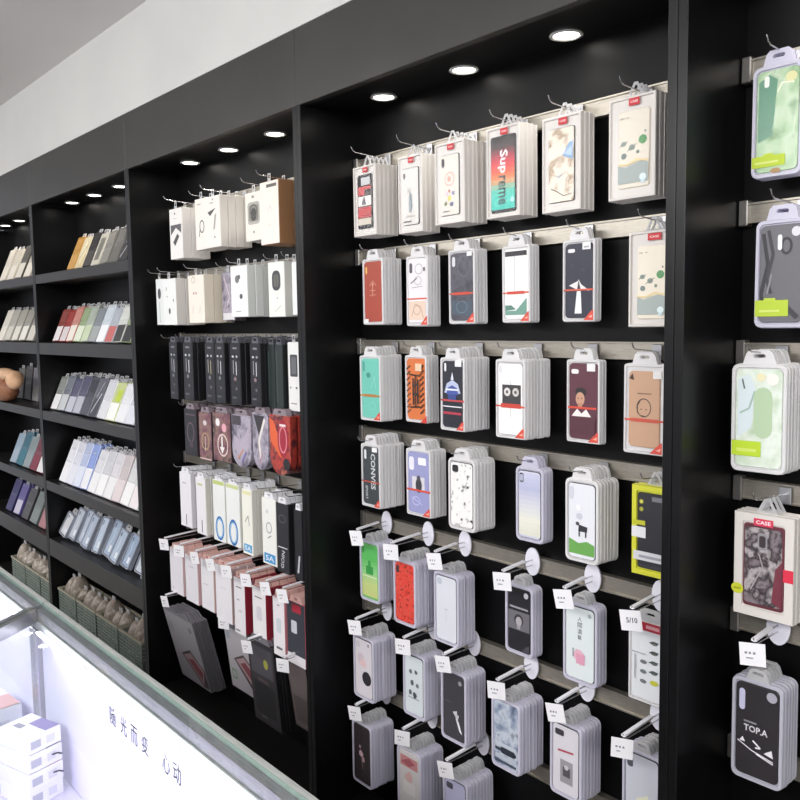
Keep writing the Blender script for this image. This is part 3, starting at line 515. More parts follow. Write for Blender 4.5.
for ri, (tab, des) in enumerate(zip(T1, [ROW1, ROW2, ROW3, ROW4, ROW5, ROW6, ROW7])):
    for ci, (g, d) in enumerate(zip(tab, des)):
        x0, x1, zb, zt, yf = g
        if ri == 0:
            d = {**CW1, **d}
            d.setdefault('stickers', stk_red(.55, .22, .935))
        if ri == 1 and ci == 5: d = dict(d, stickers=stk_red(.6, .3, .93))
        d = dict(d, arm={4: (0, 0, -.006, .012, .012, .022), 5: (-.016, -.008, -.010, -.014, -.01, .024), 6: (-.022, -.022, -.012, 0, 0, 0)}.get(ri, (0,)*6)[ci])
        kind = 'box' if ri == 0 else 'blister' if ri < 4 else 'clam'
        pack(kind, x0, x1, zb, zt, yf, d, ROWN[ri], ri >= 4, '5/10' if (ri, ci) == (4, 5) else None, hookz=RZ_A[ri], bay=1)
T0 = [(-.724,-.636,1.736,1.921,-.064),(-.703,-.613,1.484,1.664,-.083),(-.738,-.640,1.236,1.424,-.085),(-.730,-.622,.980,1.165,-.081),(-.727,-.633,.680,.868,-.082)]
for ri, (g, d) in enumerate(zip(T0, ROW0)):
    pack('clam', *g, dict(d, arm=-.022 if ri == 4 else 0), ROWN[ri], ri == 4, None, hookz=RZ_A[ri], bay=0)
#@@PART2
# ------------------------------------------------------------------ hanging boxes of the earphone cabinet
def carton_mesh(w, h, t, side, face): 
    mb = MB(); mb.box(-w/2, w/2, -t, 0, 0, h, side, .0012)
    mb.plate([(-w/2+.0012, .0012), (w/2-.0012, .0012), (w/2-.0012, h-.0012), (-w/2+.0012, h-.0012)], -t-.0001, face)
    return mb
def round_bottom(w, h, t, mat):
    mb = MB(); a = [(w/2, h), (-w/2, h)]+[(-w/2*math.cos(PI*i/12), h*.32-h*.32*math.sin(PI*i/12)) for i in range(13)]
    mb.prism(a, -t, 0, mat); return mb
CAT2 = {'earphone_box': 'earphone box', 'cable_box': 'cable box', 'accessory_pouch': 'accessory pouch', 'charger_box': 'charger box', 'small_goods_box': 'small box', 'tablet_case_pack': 'tablet case pack'}
def hangbox(name, x0, x1, zb, zt, yf, n, t, face, side, shapes, desc, short, row, pitch=None, style='wire', rot=(0, 0, 0), shape='box', hook=True, tab='tall', hz=None, back=None, hooky=None):
    w, h = x1-x0, zt-zb; xc = (x0+x1)/2; pitch = pitch or t+.0015
    g = '%ss on the %s row of the earphone-box cabinet' % (CAT2[name], row)
    fr = thing(name, desc, CAT2[name], (xc, yf+t, zb), rot, g)
    body = round_bottom(w, h, t, face) if shape == 'pouch' else carton_mesh(w, h, t, side, face)
    obj('pouch_body' if shape == 'pouch' else 'carton', body, fr)
    if shapes:
        mb = MB(); decal(mb, ([] if shape == 'pouch' else [('r', .012, .008, .988, .992, face)])+shapes, -w/2, 0, w, h, -t-.0002); obj('printed_front', mb, fr)
    mb = MB()
    if tab == 'tall': mb.ringplate([(-.008, h-.006), (.008, h-.006), (.008, h+.022), (-.008, h+.022)], [(-.0045, h+.008), (.0045, h+.008), (.0045, h+.018), (-.0045, h+.018)], -t+.001, -t+.002, CLEARTAB)
    else: mb.ringplate([(-w*.36, h-.002), (w*.36, h-.002), (w*.26, h+.019), (-w*.26, h+.019)], [(-.008, h+.007), (.008, h+.007), (.008, h+.014), (-.008, h+.014)], -t+.001, -.001, tab)
    obj('hang_tab', mb, fr)
    rs = random.Random(int(xc*999)+n)
    for i in range(1, n):
        if yf+t+i*pitch > -.003: break
        dup(fr, '%s box back behind the %s' % (ORD[i], short), (xc+rs.uniform(-.002, .002), yf+t+i*pitch, zb+rs.uniform(-.002, .002)), rot, ('printed_front',))
    if hook:
        make_hook(xc, hz, -(hooky or yf)+.03, 'wire display hook holding the %s' % short, 'display hooks', style, None, rs.uniform(-.3, .1))
    return fr
W1 = '#efece8'; W2 = '#e7e3de'
H = RZ_B
# top row: white earphone boxes
hangbox('earphone_box', -2.850, -2.752, 1.742, 1.918, -.12, 3, .034, W1, W2, [('p', [(.08, .68), (.92, .68), (.92, .5), (.5, .62), (.08, .48)], '#5c5a5c'), ('p', [(.25, .34), (.6, .5), (.75, .44), (.4, .26)], '#4d4b4d'), ('r', .4, .88, .5, .92, '#8a8887'), ('r', .3, .8, .6, .81, '#b5b2af')], 'white earphone box with dark chevron print, leftmost on the top row', 'white chevron box', 'top', hz=H[0])
hangbox('earphone_box', -2.691, -2.606, 1.764, 1.936, -.10, 2, .034, '#f2ede4', W2, [('o', .55, .45, .2, .26, .05, '#4d4b4a'), ('l', [(.38, .4), (.32, .26)], .05, '#4d4b4a'), ('r', .2, .88, .5, .9, '#b0aca6')], 'cream earphone box with looped cable print on the top row', 'looped cable box', 'top', hz=H[0])
hangbox('earphone_box', -2.565, -2.470, 1.760, 1.926, -.125, 4, .028, '#f3eee6', '#e4ded6', [('p', [(.12, .7), (.7, .76), (.3, .62)], '#4b494a'), ('p', [(.5, .34), (.62, .36), (.75, .66), (.62, .62)], '#a9a5a2'), ('e', .6, .2, .04, .04, '#7d7a78'), ('r', .3, .86, .55, .88, '#aca8a2'), ('r', .48, .92, .56, .95, '#8a8784')], 'cream earphone box with dark wedge print, middle of the top row', 'dark wedge box', 'top', hz=H[0])
hangbox('earphone_box', -2.378, -2.277, 1.768, 1.918, -.085, 2, .034, '#f0ece2', W2, [('rr', .14, .34, .86, .8, .12, '#b6b3ab'), ('rr', .22, .4, .78, .74, .1, '#8b8981'), ('e', .5, .54, .18, .2, '#4a4846'), ('o', .5, .62, .22, .2, .04, '#5d5b57'), ('e', .5, .18, .04, .04, '#8a8782'), ('r', .42, .88, .56, .93, '#9b978f')], 'cream earphone box with dark coiled cable print on the top row', 'dark coiled cable box', 'top', hz=H[0])
hangbox('earphone_box', -2.238, -2.134, 1.744, 1.930, -.115, 2, .05, '#f3ece2', '#a87b56', [('r', .36, .9, .9, .95, '#6a625c'), ('l', [(.4, .5), (.55, .62), (.62, .5)], .015, '#d2c8bc'), ('r', .4, .3, .6, .31, '#d5ccc1')], 'large cream box with kraft brown sides beside the divider', 'kraft-sided box', 'top', hz=H[0])
# second row
hangbox('earphone_box', -2.985, -2.930, 1.510, 1.679, -.12, 2, .036, '#e9eceb', W2, [('e', .5, .68, .24, .36, '#57585b'), ('l', [(.5, .5), (.5, .05)], .05, '#9da0a2')], 'narrow white box with grey oval print, leftmost on the second row', 'narrow grey-oval box', 'second', hz=H[1])
hangbox('earphone_box', -2.909, -2.800, 1.509, 1.675, -.13, 3, .036, '#eef0ee', W2, [('e', .5, .3, .07, .1, '#4d4c4e'), ('r', .28, .75, .34, .82, '#a7a8a6'), ('e', .35, .62, .03, .03, '#8a8a8a'), ('r', .78, .5, .84, .56, '#8f908e')], 'white box with single dark dot print on the second row', 'single-dot white box', 'second', hz=H[1])
hangbox('earphone_box', -2.713, -2.598, 1.514, 1.678, -.125, 3, .036, '#f1e9dd', '#e8decb', [('e', .35, .62, .05, .04, '#c09a98'), ('e', .5, .62, .05, .04, '#c09a98'), ('o', .35, .9, .12, .1, .03, '#c9c1b5'), ('l', [(.25, .2), (.3, .35)], .02, '#c7beb0'), ('l', [(.7, .2), (.75, .35)], .02, '#c7beb0')], 'cream box with tiny pink earbud print on the second row', 'pink earbud box', 'second', hz=H[1])
hangbox('accessory_pouch', -2.575, -2.490, 1.520, 1.682, -.07, 2, .02, 'lilacpack', '#4a4248', [('r', .05, .02, .95, .16, '#e3e1e3'), ('l', [(.2, .9), (.6, .5), (.4, .3)], .06, '#d8c9d2'), ('l', [(.7, .9), (.8, .5)], .04, '#55474f')], 'clear pouch of dark goods with white foot on the second row', 'clear white-footed pouch', 'second', hz=H[1])
hangbox('earphone_box', -2.415, -2.311, 1.530, 1.691, -.125, 4, .028, '#eef1ee', '#dfe2de', [('e', .4, .74, .13, .12, '#77787a'), ('e', .52, .78, .07, .07, '#5a5b5e'), ('e', .62, .4, .09, .08, '#55565a'), ('r', .3, .1, .6, .12, '#a9acaa')], 'white box with two grey round prints on the second row', 'two-round white box', 'second', hz=H[1])
hangbox('earphone_box', -2.220, -2.130, 1.527, 1.692, -.105, 2, .036, '#eff0e9', '#dedfd8', [('rr', .24, .48, .76, .84, .2, '#45454a'), ('rr', .36, .54, .64, .78, .12, '#6c6b62'), ('l', [(.5, .52), (.5, .8)], .03, '#2e2e33'), ('e', .55, .34, .03, .03, '#8d8e88'), ('l', [(.4, .1), (.75, .2)], .02, '#b5b6af')], 'white box with dark watch-like print by the divider on the second row', 'watch-print white box', 'second', hz=H[1])
hangbox('earphone_box', -2.098, -2.072, 1.531, 1.686, -.10, 2, .04, '#eef1ee', W2, [], 'white box edge squeezed against the divider on the second row', 'squeezed white box', 'second', hz=H[1])
# third row: dark cable boxes
CB = [(-2.862, -2.802, 'first', 4), (-2.752, -2.680, 'second', 5), (-2.588, -2.523, 'third', 2), (-2.517, -2.456, 'fourth', 4), (-2.417, -2.353, 'fifth', 6), (-2.291, -2.231, 'sixth', 7)]
for k, (a, b, o, n) in enumerate(CB):
    rd = random.Random(k)
    sh = [('r', .06, .03, .94, .97, 'darkpack'), ('r', .3, .9, .7, .93, '#7d7d86'), ('e', .3, .78, .1, .06, '#c9c9cf'), ('e', .68, .78, .09, .06, '#b5b5bb'), ('l', [(.34, .72), (.34, .5)], .08, '#a9a598' if k == 2 else '#9b9ba4'), ('l', [(.62, .7), (.62, .48)], .08, '#b6a98a' if k == 2 else '#d0d0d6'), ('e', .5, .42, .14, .1, '#8e7478' if k > 3 else '#77777f'), ('e', .6, .26, .1, .08, '#6a6a72'), ('r', .2, .1, .6, .13, '#5d5d66')]
    hangbox('cable_box', a, b, 1.242+.002*k, 1.448, -.135, n, .0165, 'darkpack', '#1a1a1e', sh, 'dark cable box, %s from the left on the third row' % o, '%s dark cable box' % o, 'third', hz=H[2], tab='#5a5a62')
for k, x in enumerate((-2.21, -2.165)):
    hangbox('cable_box', x-.02, x+.02, 1.250, 1.444, -.11, 5, .0165, '#27302f', '#1d2423', [('r', .1, .1, .3, .9, '#3a4644')], 'plain blackish green cable box, %s left of the white one' % ('second' if k == 0 else 'just'), '%s blackish green cable box' % ('outer', 'inner')[k], 'third', hz=H[2], tab='#5a5a62')
hangbox('cable_box', -2.130, -2.068, 1.246, 1.452, -.10, 3, .022, '#ecebea', '#d8d6d4', [('rr', .18, .5, .82, .82, .08, '#4a4a4f'), ('r', .3, .54, .7, .78, '#6a6a70'), ('e', .2, .34, .05, .05, '#55555a'), ('e', .7, .34, .08, .05, '#55555a'), ('r', .2, .1, .7, .12, '#a7a6a8')], 'white cable box with grey window at the third row end', 'white grey-window cable box', 'third', hz=H[2])
# fourth row: printed pouches
PO = [(-2.782, -2.690, 1.045, 1.212, 'darkpack', 'dark plum pouch with faint ring print', [('o', .5, .5, .3, .4, .05, '#77606f'), ('r', .1, .86, .9, .9, '#5a4a55'), ('e', .55, .25, .16, .14, '#4d3f4a')], 'box'),
 (-2.671, -2.580, 1.040, 1.208, 'rosepack', 'rose brown pouch with gold ring print', [('o', .5, .4, .32, .34, .06, '#b59a72'), ('e', .5, .78, .14, .1, '#d9cfd0'), ('l', [(.5, .5), (.5, .2)], .06, '#cbb9a2'), ('r', .04, .02, .96, .05, '#cdb3ae')], 'box'),
 (-2.570, -2.448, 1.050, 1.214, 'rosepack', 'rose pouch with white arrow and bulb print', [('o', .55, .34, .3, .32, .05, '#e2cbc6'), ('e', .3, .8, .12, .11, '#efeaea'), ('e', .65, .7, .13, .12, '#e7a9b6'), ('p', [(.48, .52), (.56, .52), (.56, .3), (.66, .3), (.52, .16), (.38, .3), (.48, .3)], '#f0e6e4')], 'box'),
 (-2.440, -2.318, 1.046, 1.216, 'lilacpack', 'clear lilac pouch with rounded foot', [('r', .04, .8, .5, .98, '#4a434c'), ('p', [(.1, .6), (.5, .5), (.9, .8), (.9, .4), (.4, .2), (.15, .35)], '#b7adbc'), ('l', [(.3, .15), (.6, .35)], .05, '#c98a72'), ('l', [(.5, .1), (.75, .3)], .05, '#7a6ab0')], 'pouch'),
 (-2.306, -2.214, 1.052, 1.232, 'lilacpack', 'white-edged dark pouch with rounded foot', [('p', [(.1, .95), (.8, .95), (.4, .6)], '#39343a'), ('l', [(.8, .9), (.4, .5), (.5, .2)], .12, '#e6dfd8'), ('l', [(.4, .1), (.6, .3)], .06, '#b98a9a')], 'pouch'),
 (-2.205, -2.090, 1.050, 1.232, 'redpack', 'red and orange pouch beside the divider on the fourth row', [('p', [(.0, .95), (.2, .9), (.75, .35), (.5, .3), (.05, .55)], '#e2643a'), ('e', .65, .62, .26, .5, '#a3283a'), ('o', .65, .6, .2, .36, .05, '#d9818c'), ('r', .5, .82, .8, .86, '#ecd5d5'), ('e', .8, .2, .16, .16, '#2c262c')], 'pouch')]
for k, (a, b, z0, z1, face, ds, sh, st) in enumerate(PO):
    hangbox('accessory_pouch', a, b, z0, z1, -.125, 3, .022, face, '#3a2d33', sh, ds if 'row' in ds else ds+' on the fourth row', ds, 'fourth', hz=H[3], shape=st, tab='#8d8088', pitch=.03)
# fifth row: tall white boxes
TB = [(-2.845, -2.757, .775, .975, 5, '#eceaef', '#dcdae2', [('l', [(.5, .04), (.52, .24)], .06, '#5d6068'), ('r', .25, .8, .6, .82, '#b9b7c0')], 'tall white box with thin grey bar, leftmost on the fifth row', 'thin-bar tall box'),
 (-2.718, -2.646, .768, .972, 5, '#edebef', '#e0dfd6', [('l', [(.55, .04), (.55, .26)], .08, '#4d5560'), ('r', .2, .86, .7, .9, '#c9cda0')], 'tall white box with dark bar and greenish top on the fifth row', 'dark-bar tall box'),
 (-2.592, -2.508, .768, .980, 3, '#eef0ee', '#dcded8', [('o', .52, .22, .36, .5, .14, '#2f78bf'), ('o', .52, .22, .3, .4, .06, '#9fc6e8'), ('r', .05, .93, .95, .99, '#bfce7a')], 'tall white box with blue ring, left of its twin', 'left blue-ring box'),
 (-2.500, -2.410, .770, .980, 3, '#eff1ef', '#dfe0da', [('o', .5, .22, .34, .5, .14, '#2b6fb8'), ('o', .5, .22, .28, .4, .06, '#a6cbe9'), ('r', .05, .93, .95, .99, '#cdd69a')], 'tall white box with blue ring, right of its twin', 'right blue-ring box'),
 (-2.394, -2.330, .760, .976, 5, '#f4f3e8', '#dcdcd4', [('r', .1, .04, .9, .16, '#5ba6d8'), ('t', '5A', .5, .1, .6, .07, '#e8f2f8'), ('l', [(.3, .5), (.6, .6), (.7, .45)], .05, '#8d9298'), ('r', .1, .92, .9, .97, '#e6e2b0')], 'tall white box with blue foot and slim width on the fifth row', 'slim blue-foot box'),
 (-2.270, -2.188, .754, .966, 4, '#f2f2ec', '#d7d7d4', [('r', .1, .03, .9, .17, '#4a97cf'), ('t', '5A', .5, .1, .6, .08, '#e4eff7'), ('o', .5, .56, .2, .22, .04, '#9a9ea4'), ('l', [(.4, .4), (.65, .45)], .04, '#7f848a'), ('e', .4, .8, .1, .08, '#d5d8dc')], 'wider white box with blue foot on the fifth row', 'wider blue-foot box'),
 (-2.186, -2.118, .745, .962, 4, '#2b2c30', '#1b1b1f', [('o', .5, .78, .3, .2, .06, '#55575e'), ('r', .12, .36, .88, .375, '#d5d6da'), ('t', 'GOIN', .5, .2, .36, .26, '#c9cace', 80)], 'black box with sideways white lettering on the fifth row', 'black lettered box'),
 (-2.085, -2.045, .742, .955, 3, '#232428', '#17171a', [('l', [(.4, .1), (.6, .35)], .2, '#c3c4c8'), ('r', .3, .1, .5, .14, '#c3c4c8')], 'black box edge against the divider on the fifth row', 'divider-side black box')]
for a, b, z0, z1, n, face, side, sh, ds, st in TB:
    hangbox('charger_box', a, b, z0, z1, -.122, n, .018, face, side, sh, ds, st, 'fifth', hz=H[4], tab='#e9e9ee')
# sixth row: white boxes with pink tops and maroon sides
SB = [(-2.911, -2.806, .515, .684, 3, '#e6e2ea', '#d9c2c6', [('r', .2, .1, .26, .13, '#a9a5b0')], 'plain lilac-white box with price flag, leftmost on the sixth row', 'leftmost plain box'),
 (-2.785, -2.688, .511, .684, 3, '#e5e3ea', '#d6b6ba', [('r', .3, .75, .7, .77, '#bfbcc8'), ('r', .3, .5, .5, .51, '#c9c7d2')], 'plain white box, second from left on the sixth row', 'second plain box'),
 (-2.662, -2.570, .514, .692, 3, '#e9e7ec', '#d8b9b6', [('r', .2, .5, .55, .52, '#c8c5cf')], 'plain white box, third from left on the sixth row', 'third plain box'),
 (-2.556, -2.446, .505, .696, 3, '#ebe9ee', '#bba6a6', [('r', .3, .6, .7, .61, '#cfcdd6')], 'widest plain white box, fourth from left on the sixth row', 'widest plain box'),
 (-2.430, -2.358, .488, .680, 4, '#e9e6ea', '#8d2436', [('r', .2, .82, .7, .84, '#6a666e'), ('r', .25, .6, .5, .62, '#a9a6ae'), ('r', .4, .4, .7, .44, '#cfcbd2'), ('r', .1, .05, .5, .08, '#8a8790')], 'white box with maroon side and thin grey lettering, left of its twin', 'left maroon-side box'),
 (-2.311, -2.229, .496, .678, 4, '#ebe7ea', '#8b2335', [('r', .2, .8, .7, .82, '#5d5a62'), ('rr', .3, .4, .7, .65, .1, '#d5d1d8'), ('r', .3, .1, .7, .14, '#77747c')], 'white box with maroon side, right of its twin on the sixth row', 'right maroon-side box'),
 (-2.188, -2.122, .486, .672, 3, '#ece8ec', '#c2838c', [('rr', .3, .4, .7, .65, .1, '#cfd6da'), ('r', .25, .12, .75, .16, '#6a676f'), ('r', .4, .86, .6, .88, '#8a8790')], 'white box with pale rose side on the sixth row', 'rose-side box'),
 (-2.108, -2.012, .488, .680, 3, '#3c3f47', '#b55a66', [('rr', .1, .18, .96, .94, .06, '#3a3d46'), ('r', .3, .84, .8, .97, '#a92a3c'), ('rr', .24, .5, .56, .7, .05, '#c9ccd4'), ('r', .0, .0, 1, .16, '#e6e2e8')], 'dark fronted box with red label beside the divider on the sixth row', 'dark red-label box')]
for a, b, z0, z1, n, face, side, sh, ds, st in SB:
    hangbox('small_goods_box', a, b, z0, z1, -.142, n, .03, face, side, sh, ds, st, 'sixth', hz=H[5], tab='#e3b6ae', style='tag')
# lowest row: tablet case packs
TP = [(-2.985, -2.745, .150, .442, -.145, 6, '#8a888d', 'box', [('r', .02, .02, .98, .98, '#99979b'), ('p', [(.26, .40), (.60, .52), (.97, .32), (.97, .05), (.8, .03)], '#453539'), ('p', [(.33, .39), (.60, .48), (.95, .3), (.82, .07)], '#a0868a'), ('p', [(.45, .36), (.66, .4), (.9, .26), (.8, .14)], '#7d3a44'), ('e', .85, .86, .05, .05, '#6a686d'), ('r', .08, .72, .2, .84, '#8d8c92')], 'grey tablet case pack with red diamond picture, leftmost on the lowest row', 'leftmost tablet pack', .24),
 (-2.600, -2.425, .228, .462, -.095, 3, '#b4b1b6', 'box', [('r', .02, .02, .98, .98, '#b9b6bb'), ('p', [(.25, .5), (.66, .64), (.98, .5), (.98, .06)], '#4d3d42'), ('p', [(.33, .5), (.66, .6), (.96, .48), (.96, .16)], '#b3989b'), ('p', [(.5, .47), (.7, .53), (.94, .42), (.92, .26)], '#83434c'), ('r', .1, .16, .3, .32, '#7fa07f'), ('r', .13, .19, .27, .29, '#b4b1b6'), ('r', .06, .8, .2, .92, '#9ea4b0')], 'pale grey tablet case pack with green stamp on the lowest row', 'green-stamp tablet pack', .12),
 (-2.354, -2.190, .214, .500, -.145, 4, '#2e2c30', 'box', [('rr', .05, .04, .95, .96, .06, '#3c3a3e'), ('r', .1, .6, .9, .94, '#55535a'), ('e', .66, .76, .08, .1, '#a9a94a'), ('rr', .12, .12, .88, .5, .04, '#242328'), ('r', .3, .52, .7, .56, '#5a4c50'), ('r', .3, .08, .5, .1, '#77757c')], 'smoky dark tablet pack with yellow oval on the lowest row', 'yellow-oval tablet pack', .09),
 (-2.124, -2.018, .270, .490, -.14, 4, '#5d5353', 'box', [('rr', .06, .04, .96, .96, .06, '#6a6060'), ('r', .12, .1, .9, .5, '#544b4b')], 'brownish tablet pack beside the divider on the lowest row', 'divider-side tablet pack', .14)]
for a, b, z0, z1, yf, n, side, shp, sh, ds, st, tl in TP:  # hung from the top, feet swung back
    hangbox('tablet_case_pack', a, b, z0, z1, yf+(z1-z0)*math.sin(tl), n, .009, side, '#6a686d' if n == 6 else '#1c1b1e', sh, ds, st, 'lowest', hz=H[6], tab='#77757c', style='tag', rot=(tl, 0, 0), pitch=.0105, hooky=yf)

# ------------------------------------------------------------------ packs leaning on the shelves
SHN = ['top', 'second', 'third', 'fourth', 'fifth']
def lean_pack(x, z, w, h, base, top, bay, si, order, desc, shapes=(), depth=2, y=-.150, ang=.40, roll=0., tabcol=None, t=.015):
    where = 'on the %s shelf of the %s' % (SHN[si], 'shelf cabinet' if bay == 3 else 'farthest cabinet')
    cabn = 'shelf cabinet' if bay == 3 else 'farthest cabinet'
    f = thing('leaning_case_pack', '%s, %s in the %s-shelf row of the %s' % (desc, order, SHN[si], cabn), 'leaning pack', (x, y, z), (0, 0, 0), 'packs leaning '+where)
    R_ = Matrix.Rotation(roll, 4, 'Y') @ Matrix.Rotation(-ang, 4, 'X')
    f.rotation_euler = R_.to_euler()
    f.location.z = z+t*math.sin(ang)*.0+abs(math.sin(roll))*w/2+.0006
    f.location.y = y+t
    mb = MB(); mb.box(-w/2, w/2, -t, 0, 0, h, top, .002); obj('sleeve', mb, f)
    mb = MB(); decal(mb, [('r', .04, .02, .96, .46, base)]+list(shapes), -w/2, 0, w, h, -t-.0001); obj('printed_front', mb, f)
    mb = MB(); mb.ringplate([(-w*.22, h-.001), (w*.22, h-.001), (w*.17, h+.018), (-w*.17, h+.018)], [(-.008, h+.006), (.008, h+.006), (.008, h+.013), (-.008, h+.013)], -t*.6, -t*.4, tabcol or CLEARTAB)
    obj('hang_tab', mb, f)
    for i in range(1, depth):
        dup(f, '%s back behind the %s, %s shelf, %s' % (ORD[i], desc, SHN[si], cabn), (x+.004*i, y+t+i*(t/math.cos(ang)+.004), f.location.z), tuple(f.rotation_euler), ('printed_front',))
G1 = '#c9c9cb'
S3 = [
 [('#c99a55', '#c2914a', 'amber pack'), ('#d9c69a', '#e3d6b4', 'cream pack with diamond print'), ('#4a4644', '#2e2c2c', 'black pack'), ('#cfcabc', '#c9c4b6', 'pale framed pack with grey window'), ('#8d8a84', '#8a8780', 'warm grey pack'), ('#6f6c68', '#77746f', 'mid grey pack'), ('#3a393a', '#4a4a4c', 'charcoal pack with white marks')],
 [('#e9e3e3', '#8c4842', 'white pack with red top'), ('#d9cfcf', '#9c3b36', 'greyish pack with dark red top'), ('#efe6dc', '#c98a7c', 'cream pack with rosy top'), ('#dfe6d0', '#8fa079', 'pale pack with green top'), ('#c9d6b4', '#a8b0a4', 'light green pack'), ('#a3a8a8', '#7e858c', 'grey green pack'), ('#f2f3f4', '#c9d2da', 'bright white pack'), ('#c46a66', '#aeb4bc', 'coral footed pack'), ('#3a3838', '#d0d3cc', 'black footed pack with pale top'), ('#2e2e30', '#93a07a', 'black footed pack with olive top')],
 [('#efefef', '#8f938f', 'white footed pack with clear top'), ('#c6c9cc', '#777c86', 'silver footed pack'), ('#bfc2cc', '#55566e', 'silver footed pack with navy top'), ('#b4b6c0', '#4d4e66', 'grey footed pack with indigo top'), ('#4c4d58', '#34343f', 'black glossy pack'), ('#3c3c46', '#55555f', 'black pack with light streaks'), ('#d9dade', '#cfd0d6', 'pale silver pack'), ('#f4f5f0', '#c3cc8c', 'white pack with lime label'), ('#e9eaec', '#dfe0e4', 'plain white pack'), ('#dcdde6', '#cfd0dc', 'lilac white pack')],
 [('#f1f1f4', '#e9e9f0', 'plain bright pack'), ('#e6e7f0', '#dcdde8', 'frosty white pack'), ('#dfe4f2', '#b9c3e0', 'pale blue pack'), ('#f0f0f4', '#8fa3dc', 'white pack with blue top'), ('#eeeeef', '#dcdce0', 'white pack with grey rim'), ('#f4f4f4', '#cfcfd4', 'white pack with silver rim'), ('#ecebec', '#d9d6da', 'off-white pack'), ('#e2d5d6', '#c9bfc0', 'pinkish pack'), ('#f2f1f1', '#d5d6d6', 'snowy pack'), ('#efe6e8', '#cdd6d2', 'white pack with rosy stripe')],
]
XR = [(-3.85, -3.18), (-4.09, -3.18), (-4.17, -3.18), (-4.10, -3.18)]
HT = [.155, .165, .175, .205]
for si, lst in enumerate(S3):
    n = len(lst); a, b = XR[si]; z = SHELF[si][0]
    for k, (bc, tc, ds) in enumerate(lst):
        rd = random.Random(si*50+k)
        w = (b-a)/n*.93; x = a+(k+.5)*(b-a)/n
        sh = [('r', .12, .6, .88, .92, tc)]
        if 'diamond' in ds: sh = [('p', [(.5, .1), (.9, .5), (.5, .9), (.1, .5)], '#e9dcb8'), ('l', [(.3, .3), (.7, .7)], .05, '#8a7a5a')]
        elif 'window' in ds: sh = [('r', .22, .16, .78, .84, '#77756e')]
        elif 'streaks' in ds or 'marks' in ds: sh = [('l', [(.2, .1), (.8, .6)], .08, '#c9c9d0'), ('l', [(.3, .5), (.7, .9)], .06, '#aeaeb6')]
        elif 'lime' in ds: sh = [('r', .4, .5, .9, .8, '#bccf3a')]
        elif si == 3: sh = [('r', .15, .5, .85, .75, tc), ('l', [(.3, .8), (.7, .8)], .06, '#b9bac4')]
        full = si in (0, 3) and 'foot' not in ds
        lean_pack(x, z, min(w, .096), HT[si]*rd.uniform(.94, 1.03), bc, flat(tc, .25), 3, si, ORD[k], ds, sh, 3 if si else 2, roll=rd.uniform(-.05, .03))
# fifth shelf: loose clear clamshells
rd = random.Random(3)
CX = [(-4.122, .22, '#cfd0d4'), (-4.03, .12, '#b9bfca'), (-3.935, .0, '#b4bdcc'), (-3.835, .1, '#a9b5c6'), (-3.725, .0, '#b9c6d8'), (-3.62, .1, '#9fb0c6'), (-3.50, .16, '#aab9cc'), (-3.39, .1, '#93a6bf'), (-3.27, .06, '#c3cbd6'), (-3.175, .03, '#dcdad4')]
for k, (x, rl, c) in enumerate(CX):
    w, h, t = .082, rd.uniform(.15, .185) if k else .12, .02
    if k > 8: w = .05
    f = thing('clear_clamshell', 'loose clear clamshell leaning on the fifth shelf, %s from left' % ORD[k], 'clamshell', (x, -.145+.01*(k % 3)+t, SHELF[4][0]+abs(math.sin(rl))*w/2+.0006), group='clear clamshells on the fifth shelf')
    f.rotation_euler = (Matrix.Rotation(rl, 4, 'Y') @ Matrix.Rotation(-.42, 4, 'X')).to_euler()
    obj('shell', shell_mesh(w, h, t, .012, CLAM, .007), f)
    mb = MB(); decal(mb, [('rr', .0, .0, 1, 1, .12, c), ('rr', .12, .8, .3, .93, .06, '#5d6878'), ('l', [(.2, .1), (.5, .5), (.4, .8)], .06, '#dfe6ee'), ('r', .5, .1, .85, .3, '#e2e7ee')], -w/2+.01, .01, w-.02, h-.02, -t+.004); obj('insert', mb, f)
    obj('hang_tab', tab_mesh(w, h, t*.5, CLEARTAB), f)
# farthest cabinet
S4 = [
 [('#ece4d4', '#e2dacb', 'cream box-like pack'), ('#efe6d8', '#ddd4c2', 'ivory pack'), ('#e3dccc', '#5d5a52', 'cream pack with dark window'), ('#ece5d6', '#cfc6b6', 'cream pack with brown edge')],
 [('#efe9dc', '#e3ddd0', 'ivory pack with tall front'), ('#d9d4c6', '#b5b1a6', 'grey cream pack'), ('#e9e4d6', '#a9a598', 'cream footed pack'), ('#f0ebe0', '#9a968c', 'bright footed pack'), ('#d5d0c4', '#8a877e', 'dull cream pack')],
 [('#8d8a88', '#6a6766', 'smoky pack'), ('#5a5655', '#4a4646', 'dark smoky pack'), ('#9c9a98', '#77747a', 'grey smoky pack'), ('#7d6a72', '#6a5a62', 'mauve smoky pack')],
 [('#9fb0be', '#8fa3b4', 'blue grey pack'), ('#2f6f80', '#2a5f70', 'teal pack'), ('#8f9a9c', '#7e8a8c', 'grey pack'), ('#7d2338', '#6a1d30', 'maroon pack'), ('#e9e4e4', '#8a2a3c', 'white footed maroon pack')],
 [('#3d3a6a', '#343160', 'indigo pack'), ('#c9c3d6', '#5d5490', 'white framed purple pack'), ('#4d4b4d', '#454346', 'dark grey pack'), ('#7d8583', '#6d7573', 'greenish grey pack'), ('#a9767c', '#a06e74', 'dusty pink pack')],
]
XR4 = [(-4.92, -4.36), (-5.02, -4.37), (-5.05, -4.52), (-4.90, -4.33), (-5.05, -4.33)]
